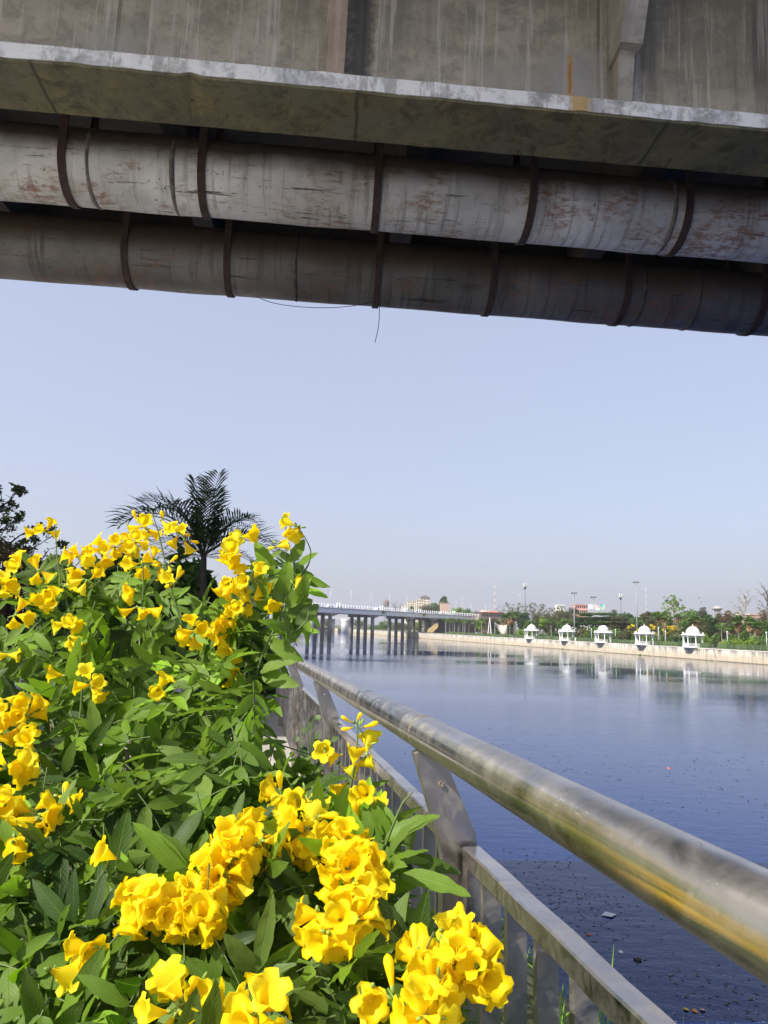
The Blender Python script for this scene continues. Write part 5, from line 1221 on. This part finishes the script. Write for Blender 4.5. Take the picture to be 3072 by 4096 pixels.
# buildings
def bld(px0, px1, ytop, off, mat, label, floors=0, cols=0, name='apartment_building', z0=None, roof=None, win=GL, cat='building', depth=10):
    q0, q1 = at(px0, hor(px0), 1), at(px1, hor(px1), 1); c = W3((px0 + px1) / 2, off); Y = c[1]; x0, x1 = q0[0] * Y, q1[0] * Y; h = hgt((px0 + px1) / 2, ytop, c); root = thing(name, ((x0 + x1) / 2, Y, BANK), label, cat)
    mb = MB(); mb.box(((x0 + x1) / 2, Y + depth / 2, BANK + h / 2), (x1 - x0, depth, h)); kid(mb, 'wall', mat, root)
    if roof: mb = MB(); mb.box(((x0 + x1) / 2, Y + depth / 2, BANK + h + .18), (x1 - x0 + .8, depth + .8, .36)); kid(mb, 'roof', roof, root)
    fh = 3.2
    for f in range(floors):
        for k in range(cols):
            cx = x0 + (x1 - x0) * (k + .5) / cols; cz = BANK + h - fh * (f + .55); w = min(1.5, (x1 - x0) / cols * .5)
            mb = MB(); mb.box((cx, Y - .02, cz), (w, .12, 1.5)); wd_ = kid(mb, 'window', win, root)
            mb = MB(); mb.box((cx, Y - .25, cz + .9), (w + .5, .5, .12)); kid(mb, 'window_canopy', mat, root)
    return root
CRM = simple('cream_render', (.68, .60, .50), (.60, .52, .43), .9, .3); TAN = simple('tan_render', (.52, .38, .30), (.44, .33, .26), .9, .3); PNK = simple('pink_render', (.55, .27, .24), (.62, .36, .32), .9, .3); BRN = simple('brown_roof', (.13, .10, .09), rough=.9); REDR = simple('red_roof', (.38, .09, .06), (.28, .07, .05), .8, .4)
bld(1628, 1666, 2406, 190, CRM, 'cream apartment block, left wing with small dark windows', 4, 4, roof=CRM)
bld(1664, 1692, 2401, 185, CRM, 'cream apartment block, taller middle wing', 4, 3, roof=CRM)
r = bld(1678, 1718, 2394, 200, CRM, 'cream apartment block right wing with a dark roof pavilion', 4, 3, roof=BRN)
q = W3(1698, 200); mb = MB(); zt = BANK + hgt(1698, 2394, q); u = wid(1, q); x = q[0]
mb.add([(x - 20 * u, q[1] - 2, zt + 1.2), (x + 20 * u, q[1] - 2, zt + 1.2), (x + 20 * u, q[1] + 10, zt + 1.2), (x - 20 * u, q[1] + 10, zt + 1.2), (x - 4 * u, q[1] + 4, zt + 4), (x + 4 * u, q[1] + 4, zt + 4)], [(3, 2, 1, 0), (0, 1, 5, 4), (2, 3, 4, 5), (1, 2, 5), (3, 0, 4)]); kid(mb, 'pitched_roof', BRN, r)
bld(1606, 1630, 2424, 170, WHITE, 'small white house with a gable at the left of the apartment block', 2, 2, 'house', roof=WHITE)
bld(1762, 1797, 2414, 100, TAN, 'windowless tan block standing behind the bridge rail', 0, 0, 'tan_building', roof=TAN)
bld(1925, 2012, 2452, 60, BRN, 'low building with a dark red roof band at the end of the bridge', 1, 9, 'low_building', roof=REDR)
bld(1930, 1948, 2442, 62, CRM, 'small cream rooftop structure with posters above the red roof', 1, 2, 'rooftop_hut'); bld(1958, 1986, 2444, 64, PNK, 'small pink and white rooftop board above the red roof', 0, 0, 'rooftop_board')
bld(2230, 2262, 2421, 220, WHITE, 'distant flat white rooftop above the brown-green tree', 1, 4, 'white_building', roof=WHITE)
bld(2302, 2352, 2421, 170, PNK, 'pink building left of the billboards', 2, 6, 'pink_building', roof=PNK)
bld(3008, 3140, 2462, 70, simple('pink_sandstone', (.62, .42, .33), (.52, .36, .29), .9, .4), 'pink sandstone building behind the palms at the right edge', 1, 8, 'sandstone_building', roof=CRM)
bld(2725, 3140, 2496, 56, simple('sandstone_wall', (.42, .33, .25), (.34, .27, .21), .9, .8), 'long low sandstone wall behind the garden trees', 0, 0, 'garden_wall', cat='wall', depth=1)
# billboards
def board(px0, px1, y0, y1, off, colr, label, pat):
    Y = W3((px0 + px1) / 2, off)[1]; a, b = at(px0, y1, Y), at(px1, y0, Y); root = thing('billboard', ((a[0] + b[0]) / 2, Y, BANK), label, 'billboard'); cx, cz = (a[0] + b[0]) / 2, (a[2] + b[2]) / 2; w, h = b[0] - a[0], b[2] - a[2]
    g = G('poster'); g.base(g.ramp(g.noise(pat, 2, dist=1.0), [(.38, colr[0]), (.46, colr[1]), (.58, colr[2])])); g.rough(.5)
    mb = MB(); mb.box((cx, Y, cz), (w, .25, h)); kid(mb, 'panel', g.mat, root)
    mb = MB()
    for s in (-.4, 0, .4): mb.tube([(cx + s * w, Y + .4, BANK), (cx + s * w, Y + .4, cz + h / 2)], .25, 6)
    kid(mb, 'frame_posts', GREYW, root)
board(2352, 2379, 2418, 2437, 165, ((.75, .76, .78), (.75, .76, .78), (.55, .62, .66)), 'mostly white billboard next to the pink building', .08)
board(2381, 2400, 2417, 2441, 160, ((.05, .30, .50), (.55, .35, .32), (.75, .70, .68)), 'blue billboard with a blurred pale figure', .12)
board(2400, 2419, 2417, 2441, 160, ((.05, .42, .58), (.55, .60, .40), (.70, .72, .65)), 'turquoise billboard at the right end of the row', .12)
# water tanks
def tank(px, ytop, w, off, label, saucer=False):
    q, h, ww = P_(px, ytop, w, off); root = thing('water_tower', q, label, 'water tower'); r_ = ww / 2; m = simple('tank_concrete', (.20, .165, .15), (.15, .12, .11), .9, .5) if not saucer else simple('tank_pale', (.42, .40, .37), (.32, .30, .28), .9, .5)
    mb = MB()
    if not saucer: mb.lathe(q + UP * (h - r_ * 2.0), [(r_ * .7, -.6), (r_, 0), (r_, r_ * 1.1), (r_ * .86, r_ * 1.5), (r_ * .35, r_ * 1.85), (r_ * .15, r_ * 1.9), (r_ * .1, r_ * 2)], 24)
    else: mb.lathe(q + UP * (h - r_ * 1.15), [(r_ * .45, 0), (r_ * .95, r_ * .45), (r_, r_ * .62), (r_ * .45, r_ * .95), (r_ * .2, r_ * 1.05), (r_ * .18, r_ * 1.15)], 28)
    kid(mb, 'tank', m, root)
    for k in range(6): a = k * math.pi / 3; mb = MB(); mb.tube([q + [math.cos(a) * r_ * .55, math.sin(a) * r_ * .55, 0], q + [math.cos(a) * r_ * .55, math.sin(a) * r_ * .55, h - r_ * 1.1]], r_ * .07, 6); kid(mb, 'leg', m, root)
tank(1543, 2399, 25, 130, 'dark brown domed water tank rising behind the bridge'); tank(2873, 2424, 40, 90, 'flying-saucer shaped pale water tower above the trees', True)
# tripod sculpture and tensile canopy, yellow stair structure
q = W3(1959, 3.5); h = hgt(1959, 2476, q); root = thing('tripod_sculpture', q, 'tall slim white tripod structure on the promenade right of the small palms', 'sculpture')
for k in range(4): a = k * math.pi / 2 + .5; mb = MB(); mb.tube([q + [math.cos(a) * 1.0, math.sin(a) * 1.0, 0], q + [math.cos(a) * .12, math.sin(a) * .12, h]], [.22, .12], 6); kid(mb, 'leg', WHITE, root)
mb = MB(); mb.lathe(q + UP * h, [(.3, -.1), (.2, .3), (.05, .6)], 8); kid(mb, 'cap', WHITE, root)
q = W3(2000, 7.0); root = thing('tensile_canopy', q, 'cream stretched fabric canopy sweeping down to a point under the fan palms', 'canopy'); u = wid(1, q); n = 10; V = []
c0, c1_, c2, c3 = q + [-20 * u, 0, hgt(1980, 2490, q)], q + [22 * u, 0, .4], q + [2 * u, 5, hgt(2002, 2500, q)], q + [24 * u, -2, hgt(2020, 2500, q)]
for i in range(n + 1):
    for j in range(n + 1):
        s, t = i / n, j / n; p = c0 * (1 - s) * (1 - t) + c1_ * s * (1 - t) + c2 * (1 - s) * t + c3 * s * t; p = p - UP * 1.6 * math.sin(math.pi * s) * (1 - t) * .9; V.append(p)
mb = MB(); mb.add(V, [(i * (n + 1) + j, (i + 1) * (n + 1) + j, (i + 1) * (n + 1) + j + 1, i * (n + 1) + j + 1) for i in range(n) for j in range(n)]); o = kid(mb, 'fabric', simple('canopy_fabric', (.50, .45, .39), rough=.8), root, True)
so = o.modifiers.new('t', 'SOLIDIFY'); so.thickness = .06
for e in (c0, c3, c2): mb = MB(); mb.tube([np.array([e[0], e[1], BANK]), e + UP * .3], .12, 6); kid(mb, 'pole', GREYW, root)
YEL = simple('yellow_paint', (.50, .38, .16), (.44, .33, .14), .7, .6); q = W3(1733, 6); u = wid(1, q); root = thing('yellow_stair', q, 'yellow-painted sloping stair block standing under the bridge', 'stairs')
mb = MB(); zt = hgt(1752, 2489, q); mb.prism([(-22 * u, zt * .05), (-2 * u, zt * .05), (19 * u, zt * .55), (19 * u, zt * .85), (8 * u, zt * .83), (-22 * u, zt * .22)], q, (1, 0, 0), UP, (0, 1, 0), 3); kid(mb, 'side_wall', YEL, root)
mb = MB(); 
for k in range(7): mb.box(q + [(-17 + 5.5 * k) * u, 1, zt * (.38 + .09 * k)], (4 * u, 2, .25))
kid(mb, 'steps', CRM, root)
# parked cars at bank
q = W3(1917, 9); car(0, CARM[0], 'white car parked behind the palms left of the white tripod', q, (1, 0)); q = W3(1940, 10); car(0, CARM[2], 'red car parked beside the white one near the tripod', q, (1, 0))
# birds
for px, py, l in ((2797, 2391, 'upper one of two tiny dark birds in the sky right of the pale sparse tree'), (2807, 2409, 'lower one of two tiny dark birds in the sky right of the pale sparse tree')):
    p = at(px, py, 150); root = thing('bird', p, l, 'bird'); mb = MB(); mb.lathe(p, [(.01, -.16), (.05, -.08), (.055, .04), (.02, .15), (.0, .17)], 8, (1, .2, 0)); mb.add([p, p + [.05, .3, .12], p + [-.05, .6, .04], p + [-.09, .3, .08]], [(0, 1, 2, 3)]); mb.add([p, p + [.05, -.3, .12], p + [-.05, -.6, .04], p + [-.09, -.3, .08]], [(0, 1, 2, 3)]); kid(mb, 'body', MAT['black'], root)

# ------------------------------------------------------------------ things afloat
def wz(px, py): r = ray(px, py); t = (WATER - CAMZ) / r[2]; return np.array([r[0] * t, r[1] * t, WATER + .008])
rs = np.random.default_rng(77); mb = MB(); wh = MB(); BLK = 0
cents = [(rs.uniform(2050, 3050), rs.uniform(3000, 3250)) for _ in range(34)] + [(rs.uniform(1950, 2500), rs.uniform(3400, 3800)) for _ in range(26)] + [(rs.uniform(2500, 3050), 3950 + rs.uniform(-60, 120)) for _ in range(8)] + [(rs.uniform(1500, 2300), rs.uniform(2850, 3050)) for _ in range(22)]
for cx, cy in cents:
    if inpoly(cx, cy, MASK): continue
    c = wz(cx, cy); n = rs.integers(4, 20); sp = c[1] * .014
    for _ in range(n):
        p = c + [rs.normal(0, sp * 2.2), rs.normal(0, sp * 2.5), 0]; a = rs.uniform(0, 6.3); l_ = rs.uniform(.012, .036) * (1 + c[1] / 22); d = np.array([math.cos(a), math.sin(a), 0]); s_ = np.array([-d[1], d[0], 0])
        mb.add([p - d * l_, p - s_ * l_ * .4, p + d * l_, p + s_ * l_ * .45], [(0, 1, 2, 3)], r=rs.random())
tag(mb.build('floating_leaves', simple('wet_leaf', (.012, .012, .012), (.035, .028, .018), .5, 2)), 'scattered dark leaves and scum floating on the near water', 'debris', kind='stuff')
for _ in range(420):
    px, py = rs.uniform(2450, 3072), rs.uniform(3760, 4096)
    if rs.random() > ((px - 2300) / 770) * ((py - 3650) / 450): continue
    p = wz(px, py); l_ = rs.uniform(.005, .016); a = rs.uniform(0, 6.3); d = np.array([math.cos(a), math.sin(a), 0]) * l_; s_ = np.array([-d[1], d[0], 0]) * .6; wh.add([p - d, p - s_, p + d, p + s_], [(0, 1, 2, 3)])
tag(wh.build('foam_flecks', simple('foam_white', (.7, .72, .72), rough=.7)), 'tiny pale flecks floating near the bank', 'debris', kind='stuff')
p = wz(2434, 3661); mb = MB(); mb.add([p + [-.17, -.05, .01], p + [.02, -.16, .02], p + [.18, .02, .01], p + [-.02, .15, .015]], [(0, 1, 2, 3)]); o = mb.build('paper_sheet', simple('wet_paper', (.62, .64, .68), rough=.6), loc=p); tag(o, 'small pale square sheet of paper floating on the dark water', 'paper')
o.modifiers.new('t', 'SOLIDIFY').thickness = .004
for i, (px, py, cc_, l) in enumerate(((2550, 3840, (.02, .015, .012), 'round dark clump floating near the bank'), (2483, 3810, (.7, .72, .72), 'small white scrap floating left of the dark clump'), (2355, 3740, (.55, .12, .03), 'small orange petal floating near the railing'), (2745, 4040, (.8, .55, .03), 'yellow petal floating at the bottom right'), (2780, 4046, (.75, .30, .05), 'orange petal floating beside the yellow one'), (2810, 4042, (.7, .35, .30), 'pink petal floating at the bottom right'), (2675, 3074, (.6, .15, .1), 'tiny red scrap floating farther out on the river'))):
    p = wz(px, py); mb = MB(); r_ = .03 + .0012 * p[1] + (.03 if i == 0 else 0); mb.lathe(p, [(r_ * .3, -.01), (r_, .0), (r_ * .9, r_ * .25), (r_ * .3, r_ * .4)], 9, (rs.normal(0, .15), rs.normal(0, .15), 1)); tag(mb.build('floating_scrap', simple('scrap', cc_, rough=.6), loc=p), l, 'debris')
# weed mat near the bridge
mb = MB(); 
for i in range(420):
    t = rs.random() ** 1.4; px = 1262 + 140 * t + rs.normal(0, 12); py = 2570 + 15 * t + rs.normal(0, 2.8); p = wz(px, py); a = rs.uniform(0, 6.3); l_ = rs.uniform(.1, .3); d = np.array([math.cos(a), math.sin(a), 0]) * l_; s_ = np.array([-d[1], d[0], 0]) * .5; p = p + [0, 0, rs.random() * .05]; mb.add([p - d, p - s_, p + d, p + s_], [(0, 1, 2, 3)], r=rs.random())
tag(mb.build('water_weed', MAT['grass']), 'thin green raft of water weed before the road bridge', 'water weed', kind='stuff')
for px, py in ((2250, 2588), (2785, 2586), (2560, 2612)):
    p = W3(px, -.1, WATER + .1 if px != 2785 else BANK - .2); mb = MB(); leafcloud(mb, p, (.7, .7, .3), 120, .12, rs); tag(mb.build('wall_weeds', MAT['lf_bright'], loc=p), {2250: 'weeds at the waterline below the second pavilion', 2785: 'green weeds on the wall top at the foot of the nearest pavilion', 2560: 'weeds at the waterline before the fourth pavilion'}[px], 'weeds')
# reeds poking up beyond the railing
for i, (px, py, px2, py2, Y) in enumerate(((2530, 3920, 2548, 3868, 3.1), (2395, 3815, 2400, 3750, 3.6), (2640, 3975, 2625, 4010, 2.9), (2600, 4010, 2650, 3965, 2.9), (2690, 4050, 2700, 4020, 2.7))):
    b, e = at(px, py, Y), at(px2, py2, Y); bb = b - UP * (b[2] - bank_z(min(4.5, max(.75, b @ E1)))); mb = MB(); rt = None
    for k in range(5):
        d = nrm(e - bb + rng.normal(0, .12, 3)); blade(mb, bb + rng.normal(0, .03, 3) * [1, 1, 0], d, np.linalg.norm(e - bb) * rng.uniform(.7, 1.02), .016, .03, .6 + .4 * rng.random(), 6)
    tag(mb.build('reed_tuft', MAT['grass'], loc=bb), ['tall bright grass tuft rising above the panel top rail', 'thin grass tuft left of the tall bright one', 'leaning grass blades right of the tall bright tuft', 'grass tuft bending right beyond the top rail', 'short grass tuft nearest the bottom edge'][i], 'grass')

# ------------------------------------------------------------------ haze
if HAZE:
    mb = MB(); mb.box((500, 2500, 60), (9000, 6600, 140)); hz_ = mb.build('haze', None or simple('tmp', (.5, .5, .5)))
    m = bpy.data.materials.new('haze_air'); m.use_nodes = True; t = m.node_tree; t.nodes.clear(); v = t.nodes.new('ShaderNodeVolumePrincipled'); v.inputs['Color'].default_value = (.96, .97, 1, 1); v.inputs['Density'].default_value = HAZE; v.inputs['Anisotropy'].default_value = .2
    oo = t.nodes.new('ShaderNodeOutputMaterial'); t.links.new(v.outputs[0], oo.inputs['Volume']); hz_.data.materials[0] = m; tag(hz_, 'thin pale haze over river and far bank', None, None, 'stuff')
